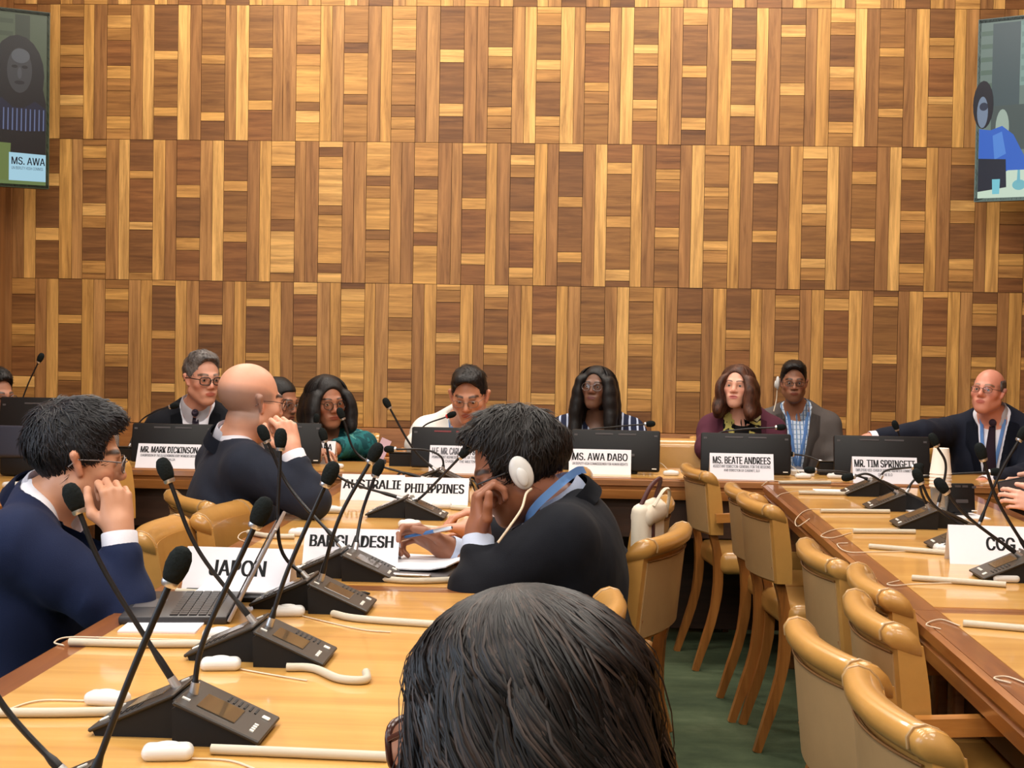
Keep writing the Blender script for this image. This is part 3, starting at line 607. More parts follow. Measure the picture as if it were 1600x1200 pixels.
earpiece((1.0908, 6.1866, 0.7300), 0, tz((1.0158, 5.9226, 0.7300), (0.9066, 5.9231, 0.7300), (0.7973, 5.9236, 0.7300)), lz((1.0510, 6.1014, 0.7300), (0.8447, 6.0564, 0.7300), (0.7428, 5.9360, 0.7300), (0.6956, 5.7845, 0.7300)), 'earpiece on right table at the corner by the second aisle chair', GR)
earpiece((1.0239, 5.4444, 0.7300), 0, tz((1.0284, 5.3276, 0.7300), (0.9084, 5.3135, 0.7300), (0.7887, 5.2995, 0.7300)), lz((0.9824, 5.4360, 0.7300), (0.8446, 5.4084, 0.7300), (0.7550, 5.3707, 0.7300), (0.6790, 5.0932, 0.7300), (0.6556, 4.8836, 0.7300), (0.7242, 5.1019, 0.7300)), 'earpiece on right table with lead looping over the edge', GR)
earpiece((1.0663, 4.9439, 0.7300), 0, tz((1.0007, 4.7726, 0.7300), (0.9043, 4.7627, 0.7300), (0.8081, 4.7529, 0.7300)), lz((1.0313, 4.9209, 0.7300), (0.8798, 4.8604, 0.7300), (0.7773, 4.8414, 0.7300), (0.6988, 4.6723, 0.7300), (0.7230, 4.6175, 0.7300), (0.8021, 4.7518, 0.7300)), 'earpiece left of the white card CCG with flat looped lead', GR)
earpiece((1.0049, 4.3783, 0.7300), 0, tz((1.0240, 4.2928, 0.7300), (0.9115, 4.3494, 0.7300), (0.7956, 4.4077, 0.7300)), lz((0.9745, 4.3860, 0.7300), (0.8032, 4.3309, 0.7300), (0.7211, 4.3169, 0.7300), (0.7158, 4.4747, 0.7300), (0.7525, 4.5088, 0.7300)), 'earpiece whose cord runs under the front of white card CCG', GR)
earpiece((1.0292, 3.8489, 0.7300), 0, tz((1.0083, 3.7581, 0.7300), (0.9046, 3.7949, 0.7300), (0.7986, 3.8327, 0.7300)), lz((1.0075, 3.8257, 0.7300), (0.8100, 3.7754, 0.7300), (0.7406, 3.7357, 0.7300), (0.7242, 3.7620, 0.7300), (0.7643, 3.8173, 0.7300)), 'earpiece on right table just above the joint between sections', GR)
earpiece((0.9531, 3.2137, 0.7300), 0, tz((0.9159, 3.1741, 0.7300), (0.8483, 3.1990, 0.7300), (0.7794, 3.2244, 0.7300)), lz((0.7726, 3.2234, 0.7300), (0.7485, 3.2923, 0.7300), (0.7039, 3.2279, 0.7300), (0.7239, 3.1817, 0.7300)), 'earpiece cord with large loop on the near right table section', GR)
earpiece((0.8625, 2.6796, 0.7300), 0, tz((0.8358, 2.6287, 0.7300), (0.7996, 2.6360, 0.7300), (0.7632, 2.6432, 0.7300)), lz((0.7668, 2.6676, 0.7300), (0.7424, 2.7390, 0.7300), (0.7144, 2.7253, 0.7300), (0.7343, 2.6879, 0.7300)), 'lead loop at far right edge of the near table section', GR)

# ================================================================= NAME CARDS
def card(c, w, h, rz, lines, label, group, depth=.05, thick=.0012):
    """folded white tent card; its printed face looks along local -y. lines: (text, size, height, squeeze, ink)"""
    t = thing('name_card', label, 'name card', (c[0], c[1], TH), rz, group)
    a = math.atan2(depth, h); ln = math.hypot(depth, h)
    rot = Matrix.Rotation(-a, 3, 'X')
    MB().box((0, -depth/2+.0, h/2), (w, thick, ln), rot).build('front_face', M['card'], t, 0)
    MB().box((0, depth/2, h/2), (w, thick, ln), Matrix.Rotation(a, 3, 'X')).build('rear_face', M['card'], t, 0)
    for body, fw, fh, hz, ink in lines:
        y = -depth*(1-hz/h) - .0012
        text('lettering', body, .04, M[ink], t, (0, y, hz), (math.pi/2-a, 0, 0), 1, .0018 if fh > .0305 and w < .25 or fh > .037 else .0012 if fh > .02 else .0003, 'CENTER', .0003, (fw*w, fh))
    return t
GH = 'named cards on the head table'; GC = 'country cards on the left table'
def mid(a, b): return ((a[0]+b[0])/2, (a[1]+b[1])/2)
card(mid((-1.9579, 6.5533, 0.7300), (-1.6700, 6.4942, 0.7300)), .275, .10, R(-1), [('MR. MARK DICKINSON', .90, .030, .076, 'ink'), ('CHAIRPERSON OF THE ILO GOVERNING BODY WORKERS GROUP', .88, .0115, .052, 'ink2'), ('AUSTRALIA', .24, .0105, .036, 'ink2')], 'white name card in front of the man in dark suit and grey hair', GH)
card((-1.2802, 6.8973, 0.7300), .25, .10, R(-1), [('MS. ISRAT ARA', .88, .032, .074, 'ink'), ('SECRETARIAT REPRESENTATIVE', .7, .011, .05, 'ink2')], 'white name card partly covered by the arm of the bald man', GH)
card(mid((-0.6889, 6.5750, 0.7300), (-0.4190, 6.5463, 0.7300)), .275, .115, R(-1), [('H.E. MR. CARLOS D. SORRETA', .92, .032, .092, 'ink2'), ('PERMANENT REPRESENTATIVE OF THE PHILIPPINES', .92, .012, .067, 'ink2'), ('CHAIR OF THE MEETING', .5, .012, .050, 'ink2')], 'white card half hidden behind head of man with headset', GH)
card(mid((-0.0926, 6.6877, 0.7300), (0.1704, 6.6254, 0.7300)), .268, .105, R(-1), [('MS. AWA DABO', .88, .035, .074, 'ink'), ('UN DEPUTY HIGH COMMISSIONER FOR HUMAN RIGHTS', .89, .012, .045, 'ink2')], 'white name card in front of the woman in striped blouse', GH)
card(mid((0.5104, 6.5840, 0.7300), (0.7642, 6.5248, 0.7300)), .268, .107, R(-1), [('MS. BEATE ANDREES', .90, .033, .079, 'ink'), ('ASSISTANT DIRECTOR-GENERAL FOR THE REGIONS', .90, .013, .054, 'ink2'), ('AND DIRECTOR OF CABINET, ILO', .56, .013, .037, 'ink2')], 'white name card in front of the woman in maroon jacket', GH)
card(mid((1.1078, 6.5459, 0.7300), (1.3525, 6.4877, 0.7300)), .268, .107, R(-1), [('MR. TIM SPRINGETT', .93, .034, .080, 'ink'), ('EMPLOYERS VICE-CHAIR OF SPECIAL TRIPARTITE COMMITTEE', .90, .012, .053, 'ink2'), ('OF THE ILO', .22, .012, .036, 'ink2')], 'white name card before the monitor nearest the bald man at right', GH)
card(mid((-0.8839, 5.4285, 0.7300), (-0.6615, 5.4319, 0.7300)), .225, .088, R(0), [('AUSTRALIE', .93, .036, .055, 'ink')], 'white card AUSTRAL partly covered by the neighbouring card', GC)
card(mid((-0.6671, 5.3667, 0.7300), (-0.4187, 5.3141, 0.7300)), .238, .09, R(0), [('PHILIPPINES', .86, .036, .054, 'ink')], 'white card PHILIPPINES beyond the pen hand', GC)
card(mid((-0.7228, 3.8499, 0.7300), (-0.4744, 3.8362, 0.7300)), .24, .096, R(1), [('BANGLADESH', .87, .032, .067, 'ink')], 'white card BANGLADESH before the man with headset', GC)
card(mid((-0.9273, 3.4776, 0.7300), (-0.6587, 3.4125, 0.7300)), .245, .098, R(-2), [('JAPON', .52, .038, .055, 'ink')], 'white card JAPON behind the open laptop', GC)
card((1.1007, 4.1849, 0.7300), .27, .10, R(-4), [('CCG', .27, .038, .055, 'ink')], 'white card CCG on the right table', 'country card on the right table')

# ================================================================= MONITORS seen from behind
def monitor(c, w, h, rz, tilt, label, red=False, group='black monitors on the head table'):
    t = thing('monitor', label, 'monitor', (c[0], c[1], TH), rz, group)
    rot = Matrix.Rotation(tilt, 3, 'X'); zc = h/2*math.cos(tilt)+.012
    def on(x, y, z): return Vector((0, 0, zc)) + rot @ Vector((x, y, z))
    MB().box(on(0, 0, 0), (w, .03, h), rot, .008, 2).build('casing', M['black'], t)
    for s in (-1, 1): MB().box(on(s*w*.13, -.0155, h*.39), (w*.2, .003, .007), rot).build('vent_slot', M['slotred'] if red else M['slot'], t, 0)
    MB().box(on(0, -.017, -h*.12), (w*.44, .006, .012), rot, .002, 1).build('cable_cover', M['slot'] if not red else M['black'], t)
    for s in (-1, 1): MB().box(on(s*w*.45, -.0155, h*.36), (.014, .002, .008), rot).build('corner_mark', M['slot'], t, 0)
    MB().box(on(w*.44, -.0155, -h*.44), (.02, .002, .004), rot).build('badge', M['whitemark'], t, 0)
    MB().box((0, .06, .008), (w*.5, .16, .016), None, .004, 1).build('foot', M['blackmatte'], t)
    MB().box((0, .03, .05), (.07, .03, .09), Matrix.Rotation(R(-20), 3, 'X'), .004, 1).build('stand', M['blackmatte'], t)
    MB().box(on(0, .0155, 0), (w-.02, .002, h-.02), rot).build('display', M['slot'], t, 0)
    return t
monitor((-1.84, 6.66), .36, .17, R(2), R(-14), 'black monitor in front of the man in dark suit with grey hair')
monitor((-1.36, 6.74), .33, .18, R(2), R(-14), 'black monitor between the bald man and woman in teal')
monitor((-.60, 6.66), .37, .178, R(-2), R(-14), 'black monitor with red slots before the man in white shirt', True)
monitor((.105, 6.68), .385, .18, R(-3), R(-14), 'black monitor in front of the woman in striped blouse')
monitor((.665, 6.66), .385, .178, R(-3), R(-14), 'black monitor in front of the woman in maroon jacket')
monitor((1.245, 6.66), .405, .178, R(-2), R(-14), 'black monitor in front of outstretched arm of the bald man at right')
monitor((-2.47, 6.82), .42, .27, R(2), R(-14), 'black monitor at far left behind the older desk screen')
monitor(((1.2624, 5.3164, 0.7300)[0], (1.2624, 5.3164, 0.7300)[1]), .10, .10, R(10), R(-8), 'small dark screen on the right table beneath paper cups', False, 'small screen on the right table')
t = thing('desk_phone_screen', 'older dark blue desk screen with logo at the far left table', 'monitor', (-2.22, 5.98, TH))
MB().box((0, 0, .135), (.36, .06, .13), Matrix.Rotation(R(-12), 3, 'X'), .014, 3).build('casing', plain('blue_black_plastic', rgb(36, 40, 56), .45), t)
MB().box((0, .02, .045), (.24, .10, .08), None, .012, 2).build('stand', M['black'], t)
text('logo', 'CISCO', .016, M['slot'], t, (0, -.036, .14), (R(78), 0, 0), 1, .0006)
lg = MB()
for q, h in enumerate((.004, .007, .011, .007, .004, .007, .011, .007, .004)): lg.box((-.02+q*.005, -.0355, .154+h/2), (.0018, .002, h))
lg.build('logo_bars', M['slot'], t, 0)

# ================================================================= SMALL THINGS
t = thing('laptop', 'dark open laptop under the hand of the man in navy', 'laptop', (-0.8525, 3.1737, 0.7300), R(-82))
# local: +x = towards keyboard's right hand side, -y towards the user, hinge at +y
MB().box((0, 0, .009), (.31, .215, .016), None, .004, 2).build('base', M['laptop'], t)
key_mesh = None
for r in range(5):
    for c_ in range(12):
        if key_mesh is None:
            o = MB().box((0, 0, 0), (.0205, .0155, .0025)).build('key', M['key'], t, 0); key_mesh = o.data
        else:
            o = bpy.data.objects.new('key', key_mesh); COL.objects.link(o); o.parent = t
        o.location = (-.132+c_*.024, r*.019, .0182)
MB().box((0, -.066, .0172), (.10, .06, .001)).build('touchpad', M['slot'], t, 0)
lid = MB().box((0, .108+.048, .10), (.31, .008, .21), Matrix.Rotation(R(-26), 3, 'X'), .003, 2).build('lid', M['laptoplid'], t)
MB().box((0, .103+.046, .102), (.29, .002, .185), Matrix.Rotation(R(-26), 3, 'X')).build('display', M['slot'], lid, 0)
MB().tube([(-.12, .108, .012), (.12, .108, .012)], .006, 8).build('hinge', M['black'], t)
def sheet(c, w, d, rz, mat, label, n=6, name='paper_stack', curl=0, z=TH):
    t = thing(name, label, 'paper', (c[0], c[1], z), rz)
    for q in range(n):
        V, F = [], []; h = .0008+q*.0009
        for i in range(7):
            for j in range(2):
                u = -.5+i/6; V.append((u*w+random.uniform(-.001, .001)*(1 if 0 < q < n-1 else 0), (-.5+j)*d, h + curl*max(0, abs(u)-.2)**2))
        m = MB(); vs = [m.bm.verts.new(v) for v in V]
        for i in range(6): m.bm.faces.new((vs[i*2], vs[i*2+2], vs[i*2+3], vs[i*2+1]))
        r = bmesh.ops.extrude_face_region(m.bm, geom=list(m.bm.faces))
        for v in r['geom']:
            if isinstance(v, bmesh.types.BMVert): v.co.z += .0007
        m.build('sheet', mat if q else M['pinkpaper'] if mat is M['paper'] and 'pink' in label else mat, t, 30)
    return t
sheet((-0.8432, 3.0099, 0.7300), .15, .16, R(4), M['paper'], 'white paper pad with pink bottom sheet beside the laptop', 5)
t = thing('folder', 'dark folder lying behind the laptop beside white card JAPON', 'folder', (-0.7924, 3.3498, 0.7300), R(3))
MB().box((0, 0, .006), (.22, .12, .010), None, .002, 1).build('cover', M['black'], t); MB().box((.02, .03, .014), (.19, .1, .004)).build('papers', M['paper'], t, 0)
t = thing('clipboard', 'silver clipped clipboard in front of the man with headset', 'clipboard', (-0.4344, 3.7178, 0.7300), R(-4))
MB().box((0, .02, .006), (.20, .16, .010), None, .002, 1).build('board', M['slot'], t); MB().box((-.01, -.062, .013), (.14, .022, .006), None, .002, 1).build('clip', M['silver'], t)
sheet((-0.4442, 3.8411, 0.7300), .25, .24, R(-12), M['paper'], 'open white document on the clipboard by the pen hand', 4, 'document', .12, TH+.014)
t = thing('pen', 'black and white pen lying on the left table', 'pen', (-0.5525, 3.4114, 0.7300), R(3))
MB().tube([(-.07, 0, .006), (-.02, 0, .006)], .005, 10).build('cap', M['whitemark'], t); MB().tube([(-.02, 0, .006), (.05, 0, .006), (.062, 0, .006)], [.0055, .0055, .002], 10).build('barrel', M['black'], t)
t = thing('wooden_stand', 'small wooden gavel block on the head table', 'block', (-0.9003, 7.0308, 0.7300), 0)
MB().box((0, 0, .012), (.10, .07, .024), None, .003, 1).build('plinth', M['armwood'], t)
MB().lathe([(0, -.05), (.02, -.05), (.022, -.03), (.013, -.012), (.013, .012), (.022, .03), (.02, .05), (0, .05)], 16, (0, 0, .046), Matrix.Rotation(R(90), 3, 'Y')).build('gavel_head', M['armwood'], t)
t = thing('standing_paper', 'sheet of paper held upright near woman in teal', 'paper', (-0.8926, 6.5000, 0.7651), R(20))
MB().box((0, 0, .055), (.045, .002, .11), Matrix.Rotation(R(24), 3, 'Y')).build('sheet', M['pinkpaper'], t, 0); MB().box((0, .004, .01), (.04, .02, .02), None, .002, 1).build('holder', M['slot'], t)
def cup(c, label, n, z=TH):
    t = thing('paper_cup_tower', label, 'cups', (c[0], c[1], z)); return t
cx, cy = (1.1923, 5.3027, 0.7300)[0], (1.1923, 5.3027, 0.7300)[1]
t = thing('clear_cup', 'clear plastic cup under the upturned paper cups', 'cup', (cx, cy, TH))
MB().lathe([(.0, .002), (.024, .002), (.0335, .095), (.0355, .098), (.0345, .1), (.0325, .095), (.0235, .005), (0, .005)], 24).build('wall', M['plasticcup'], t, 60)
MB().lathe([(0, .0), (.025, 0), (.0255, .004), (0, .004)], 24).build('base', M['plasticcup'], t)
for q in range(5):
    t = thing('paper_cup', 'upturned white paper cup, %s of the nested stack' % ('lowest rim', 'second rim from below', 'middle rim', 'second rim from the top', 'topmost and tallest')[q], 'cup', (cx, cy, TH+.1+q*.011), 0, 'nested upturned paper cups')
    if q == 4: MB().lathe([(.036, 0), (.0375, .002), (.036, .005), (.026, .088), (0, .088), (0, .086), (.025, .086), (.035, .002)], 24).build('wall', M['cup'], t, 50)
    else: MB().lathe([(.0365, 0), (.038, .002), (.0365, .005), (.0345, .014), (.0335, .014), (.0355, .001)], 24).build('rim', M['cup'], t, 50)
t = thing('water_bottle', 'small water bottle with blue cap before the wall at left', 'bottle', ((-2.1855, 7.0698, 0.7300)[0], 6.9, TH))
MB().lathe([(0, 0), (.028, 0), (.03, .01), (.03, .10), (.024, .125), (.012, .145), (.012, .16), (0, .16)], 20).build('body', M['plasticcup'], t, 50); MB().lathe([(0, .158), (.014, .158), (.014, .18), (0, .18)], 16).build('cap', M['bottlecap'], t)
t = thing('green_bottle', 'green capped bottle behind the monitor of the woman in maroon', 'bottle', (.83, 6.88, TH))
MB().lathe([(0, 0), (.03, 0), (.031, .1), (.025, .13), (.012, .15), (0, .15)], 20).build('body', M['plasticcup'], t, 50); MB().lathe([(0, .15), (.015, .15), (.015, .172), (0, .172)], 16).build('cap', plain('green_cap', rgb(40, 130, 100), .4), t)
t = thing('white_handset', 'white handset lying on the far left table', 'handset', (-2.06, 5.52, TH), R(-12))
MB().box((0, 0, .012), (.20, .045, .022), None, .01, 3).build('body', M['greyplastic'], t); MB().box((.06, 0, .024), (.03, .02, .003)).build('clip', M['black'], t, 0)
for c_, lab in (((0.1672, 6.8480, 0.7300), None), (((0.3451, 6.8258, 0.7300)), 'white earpiece on the head table by the empty chair'), ((-1.2711, 7.0082, 0.7300), None), ((-1.1087, 6.9772, 0.7300), 'pale earpiece on the head table before the woman in teal'), ((0.9078, 6.8646, 0.7300), 'white box shaped earpiece beside the monitor of woman in maroon')):
    if lab: earpiece((c_[0], 6.62, TH), 0, None, [(c_[0], 6.62, TH+.01), (c_[0]-.05, 6.7, TH+.05), (c_[0]-.12, 6.78, TH+.02)], lab, 'earpieces on the head table')
t = thing('white_box', 'small white device on the head table at right of monitor', 'device', ((0.9224, 6.9330, 0.7300)[0], 6.75, TH)); MB().box((0, 0, .014), (.10, .05, .026), None, .004, 1).build('body', M['greyplastic'], t); MB().box((.0, -.026, .016), (.05, .002, .008)).build('label_strip', M['slot'], t, 0)
t = thing('tablet', 'dark tablet on right table before the person with pale hands', 'tablet', (1.42, 4.85, TH), R(-8)); MB().box((0, 0, .006), (.24, .17, .01), None, .004, 2).build('body', M['black'], t); MB().box((0, 0, .0116), (.22, .15, .001)).build('display', M['slot'], t, 0)
sheet((1.22, 5.35), .21, .29, R(8), M['paper'], 'white papers on the right table near paper cups', 4)
sheet((.98, 6.08), .20, .12, R(0), M['paper'], 'white paper on the right table end near monitor', 3)
sheet((-.56, 6.05), .30, .11, R(0), M['paper'], 'white papers at far end of the left table', 3)
# cream bag on the chair back
t = thing('canvas_bag', 'cream shoulder bag with dark strap hanging on a chair', 'bag', (0.1772, 4.7000, 0.7142), R(75))
MB().box((0, 0, -.02), (.26, .055, .26), None, .026, 4).build('body', M['bag'], t, 60); MB().box((0, -.004, .07), (.25, .07, .07), None, .03, 4).build('flap', M['bag'], t, 60)
MB().tube(spline([(-.11, 0, .10), (-.06, -.02, .16), (.03, -.03, .175), (.10, 0, .11)], 8), .007, 6).build('strap', M['bagdark'], t, 60)
MB().tube(spline([(-.06, -.03, .10), (-.01, -.05, .145), (.07, -.05, .13), (.12, -.03, .05)], 8), .0055, 6).build('strap', M['bag'], t, 60)
MB().box((-.06, -.031, .0), (.02, .006, .16)).build('trim_strip', M['bagdark'], t, 0)

# ================================================================= PEOPLE: signed distance fields turned into one surface
def nrm(v): v = np.asarray(v, float); return v/np.linalg.norm(v)
class Field:
    """grid over [lo, hi]; spacing h, finer hf inside the given boxes"""
    def __init__(s, lo, hi, h, fine=(), hf=.004):
        s.ax = []
        for a in range(3):
            iv = sorted((max(lo[a], f[0][a]), min(hi[a], f[1][a])) for f in fine); mg = []
            for p, q in iv:
                if q <= p: continue
                if mg and p <= mg[-1][1]: mg[-1][1] = max(mg[-1][1], q)
                else: mg.append([p, q])
            pts, cur = [lo[a]], lo[a]
            for p, q in mg+[[hi[a], hi[a]]]:
                if p > cur: n = max(1, int(math.ceil((p-cur)/h))); pts += list(cur+(p-cur)*np.arange(1, n+1)/n); cur = p
                if q > cur: n = max(1, int(math.ceil((q-cur)/hf))); pts += list(cur+(q-cur)*np.arange(1, n+1)/n); cur = q
            s.ax.append(np.array(pts, np.float32))
        s.V = np.full([len(a) for a in s.ax], .08, np.float32); s.mask = None
    def _sub(s, lo, hi):
        sl = tuple(slice(int(np.searchsorted(a, l)), int(np.searchsorted(a, h))) for a, l, h in zip(s.ax, lo, hi))
        X, Y, Z = s.ax[0][sl[0]][:, None, None], s.ax[1][sl[1]][None, :, None], s.ax[2][sl[2]][None, None, :]
        return sl, X, Y, Z
    def _apply(s, sl, d, k, op):
        A = s.V[sl]
        if op == 'add':
            if k > 0: h = np.maximum(k-np.abs(A-d), 0)/k; s.V[sl] = np.minimum(A, d)-h*h*k*.25
            else: s.V[sl] = np.minimum(A, d)
        elif op == 'sub':
            d = -d
            if k > 0: h = np.maximum(k-np.abs(A-d), 0)/k; s.V[sl] = np.maximum(A, d)+h*h*k*.25
            else: s.V[sl] = np.maximum(A, d)
    def ell(s, c, r, T=None, k=.02, op='add'):
        c = np.asarray(c, float); r = np.asarray(r, float); m = r.max()+k+.025
        if T is not None: c2 = T[0]+T[1]@c*T[2]; Rm = T[1]; r = r*T[2]; m = r.max()+k+.025
        else: c2 = c; Rm = None
        sl, X, Y, Z = s._sub(c2-m, c2+m)
        if s.V[sl].size == 0: return
        x, y, z = X-c2[0], Y-c2[1], Z-c2[2]
        if Rm is not None: x, y, z = (x*Rm[0, i]+y*Rm[1, i]+z*Rm[2, i] for i in range(3))
        x, y, z = x/r[0], y/r[1], z/r[2]
        k0 = np.sqrt(x*x+y*y+z*z); k1 = np.sqrt((x/r[0])**2+(y/r[1])**2+(z/r[2])**2)+1e-9
        s._apply(sl, (k0*(k0-1)/k1).astype(np.float32), k, op)
    def cone(s, a, b, ra, rb, k=.02, op='add', T=None):
        a = np.asarray(a, float); b = np.asarray(b, float)
        if T is not None: a = T[0]+T[1]@a*T[2]; b = T[0]+T[1]@b*T[2]; ra *= T[2]; rb *= T[2]
        m = max(ra, rb)+k+.02; sl, X, Y, Z = s._sub(np.minimum(a, b)-m, np.maximum(a, b)+m)
        if s.V[sl].size == 0: return
        d = b-a; L = float(d@d)+1e-12; x, y, z = X-a[0], Y-a[1], Z-a[2]
        t = np.clip((x*d[0]+y*d[1]+z*d[2])/L, 0, 1)
        dd = np.sqrt((x-t*d[0])**2+(y-t*d[1])**2+(z-t*d[2])**2)-(ra+(rb-ra)*t)
        s._apply(sl, dd.astype(np.float32), k, op)
    def box(s, c, hs, T=None, rd=.005, k=.01, op='add'):
        c = np.asarray(c, float); hs = np.asarray(hs, float)
        if T is None: T = (np.zeros(3), np.eye(3), 1.0)
        c2 = T[0]+T[1]@c*T[2]; Rm = T[1]; hs = hs*T[2]; m = np.linalg.norm(hs)+k+.02
        sl, X, Y, Z = s._sub(c2-m, c2+m)
        if s.V[sl].size == 0: return
        x, y, z = X-c2[0], Y-c2[1], Z-c2[2]
        q = [np.abs(x*Rm[0, i]+y*Rm[1, i]+z*Rm[2, i])-hs[i]+rd for i in range(3)]
        d = np.sqrt(sum(np.maximum(w, 0)**2 for w in q))+np.minimum(np.maximum(np.maximum(q[0], q[1]), q[2]), 0)-rd
        s._apply(sl, d.astype(np.float32), k, op)
    def wedge(s, fn, lo, hi, T, op='sub', k=.004):
        """fn(u, f, w) in the frame T gives a distance"""
        cs = np.array([[x, y, z] for x in (lo[0], hi[0]) for y in (lo[1], hi[1]) for z in (lo[2], hi[2])]); Wc = T[0]+(cs@T[1].T)*T[2]
        sl, X, Y, Z = s._sub(Wc.min(0), Wc.max(0))
        if s.V[sl].size == 0: return
        x, y, z = X-T[0][0], Y-T[0][1], Z-T[0][2]; Rm = T[1]
        u, f, w = ((x*Rm[0, i]+y*Rm[1, i]+z*Rm[2, i])/T[2] for i in range(3)); s._apply(sl, np.asarray(fn(u, f, w), np.float32), k, op)
    def sample(s, P):
        P = np.asarray(P, float).reshape(-1, 3); idx, fr = [], []
        for a in range(3):
            g = s.ax[a]; i = np.clip(np.searchsorted(g, P[:, a])-1, 0, len(g)-2); idx.append(i); fr.append(np.clip((P[:, a]-g[i])/(g[i+1]-g[i]), 0, 1))
        out = 0
        for dx in (0, 1):
            for dy in (0, 1):
                for dz in (0, 1):
                    w = (fr[0] if dx else 1-fr[0])*(fr[1] if dy else 1-fr[1])*(fr[2] if dz else 1-fr[2]); out = out+w*s.V[idx[0]+dx, idx[1]+dy, idx[2]+dz]
        return out
    def mesh(s):
        """surface nets"""
        V = s.V; S = V < 0; n = V.shape
        def c8(A, op):
            r = None
            for dx in (0, 1):
                for dy in (0, 1):
                    for dz in (0, 1):
                        B = A[dx:n[0]-1+dx, dy:n[1]-1+dy, dz:n[2]-1+dz]; r = B.copy() if r is None else op(r, B)
            return r
        act = c8(S, np.logical_or) & ~c8(S, np.logical_and)
        I, J, K = np.nonzero(act); N = len(I)
        if N == 0: return np.zeros((0, 3)), np.zeros((0, 4), int)
        acc = np.zeros((N, 3)); cnt = np.zeros(N)
        offs = [(x, y, z) for x in (0, 1) for y in (0, 1) for z in (0, 1)]
        vals = {o: V[I+o[0], J+o[1], K+o[2]] for o in offs}
        for a in range(3):
            for o in offs:
                if o[a]: continue
                p = list(o); p[a] = 1; p = tuple(p); A, B = vals[o], vals[p]; m = (A < 0) != (B < 0)
                t = np.where(m, A/np.where(m, A-B, 1), 0); q = np.array(o, float)[None, :].repeat(N, 0); q[:, a] = t; acc[m] += q[m]; cnt[m] += 1
        acc /= cnt[:, None]; P = np.empty((N, 3))
        for a, ix in enumerate((I, J, K)):
            g = s.ax[a].astype(float); P[:, a] = g[ix]+(g[ix+1]-g[ix])*acc[:, a]
        idm = np.full(act.shape, -1, np.int32); idm[I, J, K] = np.arange(N); F = []
        for a in range(3):
            b, c = (a+1) % 3, (a+2) % 3
            sl0 = [slice(None)]*3; sl1 = [slice(None)]*3; sl0[a] = slice(0, n[a]-1); sl1[a] = slice(1, n[a])
            A, B = S[tuple(sl0)], S[tuple(sl1)]; ch = A != B
            lim = [slice(None)]*3; lim[b] = slice(1, n[b]-1); lim[c] = slice(1, n[c]-1); m = np.zeros_like(ch); m[tuple(lim)] = ch[tuple(lim)]
            E = np.array(np.nonzero(m)).T
            if not len(E): continue
            inside = A[m]
            def cell(db, dc):
                q = E.copy(); q[:, b] += db; q[:, c] += dc; return idm[q[:, 0], q[:, 1], q[:, 2]]
            q = np.stack([cell(-1, -1), cell(0, -1), cell(0, 0), cell(-1, 0)], 1); q[~inside] = q[~inside][:, ::-1]; F.append(q)
        return P, np.concatenate(F)
def relax(P, F, it=1, lam=.5, w=None):
    """light smoothing of the quads' vertices"""
    for _ in range(it):
        acc = np.zeros_like(P); cnt = np.zeros(len(P))
        for i in range(4):
            a, b = F[:, i], F[:, (i+1) % 4]; np.add.at(acc, a, P[b]); np.add.at(acc, b, P[a]); np.add.at(cnt, a, 1); np.add.at(cnt, b, 1)
        nw = P+(acc/np.maximum(cnt, 1)[:, None]-P)*lam; P = nw if w is None else P+(nw-P)*w[:, None]
    return P
def folds(P, arms, B, L, amp=1.0, seed=1):
    """creases of worn cloth: rings that gather at each elbow, soft diagonal folds on the trunk"""
    rs = np.random.RandomState(seed); P = P.copy()
    for a in arms:
        for p0, p1, first in ((a['S'], a['E'], True), (a['E'], a['W'], False)):
            d = p1-p0; ln = np.linalg.norm(d); d = d/ln; r = P-p0; t = r@d; perp = r-t[:, None]*d; pr = np.linalg.norm(perp, axis=1); m = (t > -.02) & (t < ln+.02) & (pr < .11)
            de = (ln-t) if first else t; e1 = np.cross(d, [.3, .2, .9]); e1 /= np.linalg.norm(e1); e2 = np.cross(d, e1); an = np.arctan2(perp@e2, perp@e1); ph = rs.uniform(0, 6, 4)
            w = np.exp(-(de/.13)**2)*.9+.25; w *= np.clip((t+.02)/.05, 0, 1)*np.clip((ln+.02-t)/.05, 0, 1)
            f_ = np.sin(t/.0075*1.0/2.2+1.9*np.sin(an+ph[0])+ph[1])*(.55+.45*np.sin(an*2+ph[2]+t*14))
            P[m] += (perp/np.maximum(pr, 1e-6)[:, None]*(f_*w*.0042*amp)[:, None])[m]
    q = (P-B[0])@B[1]; body = (np.abs(q[:, 0]) < .17)*np.clip((-q[:, 2]-.10)/.08, 0, 1); n_ = np.stack([q[:, 0], q[:, 1], 0*q[:, 0]], 1); n_ /= np.linalg.norm(n_, axis=1)[:, None]+1e-9
    s1 = np.sign(q[:, 0]); f_ = np.sin(q[:, 2]*42+np.abs(q[:, 0])*26*1.0+2*np.sin(q[:, 0]*9+q[:, 2]*7)+rs.uniform(0, 6))*(.5+.5*np.sin(q[:, 0]*13+q[:, 2]*11+rs.uniform(0, 6)))
    return P+(n_*(f_*body*.0035*amp)[:, None])@B[1].T
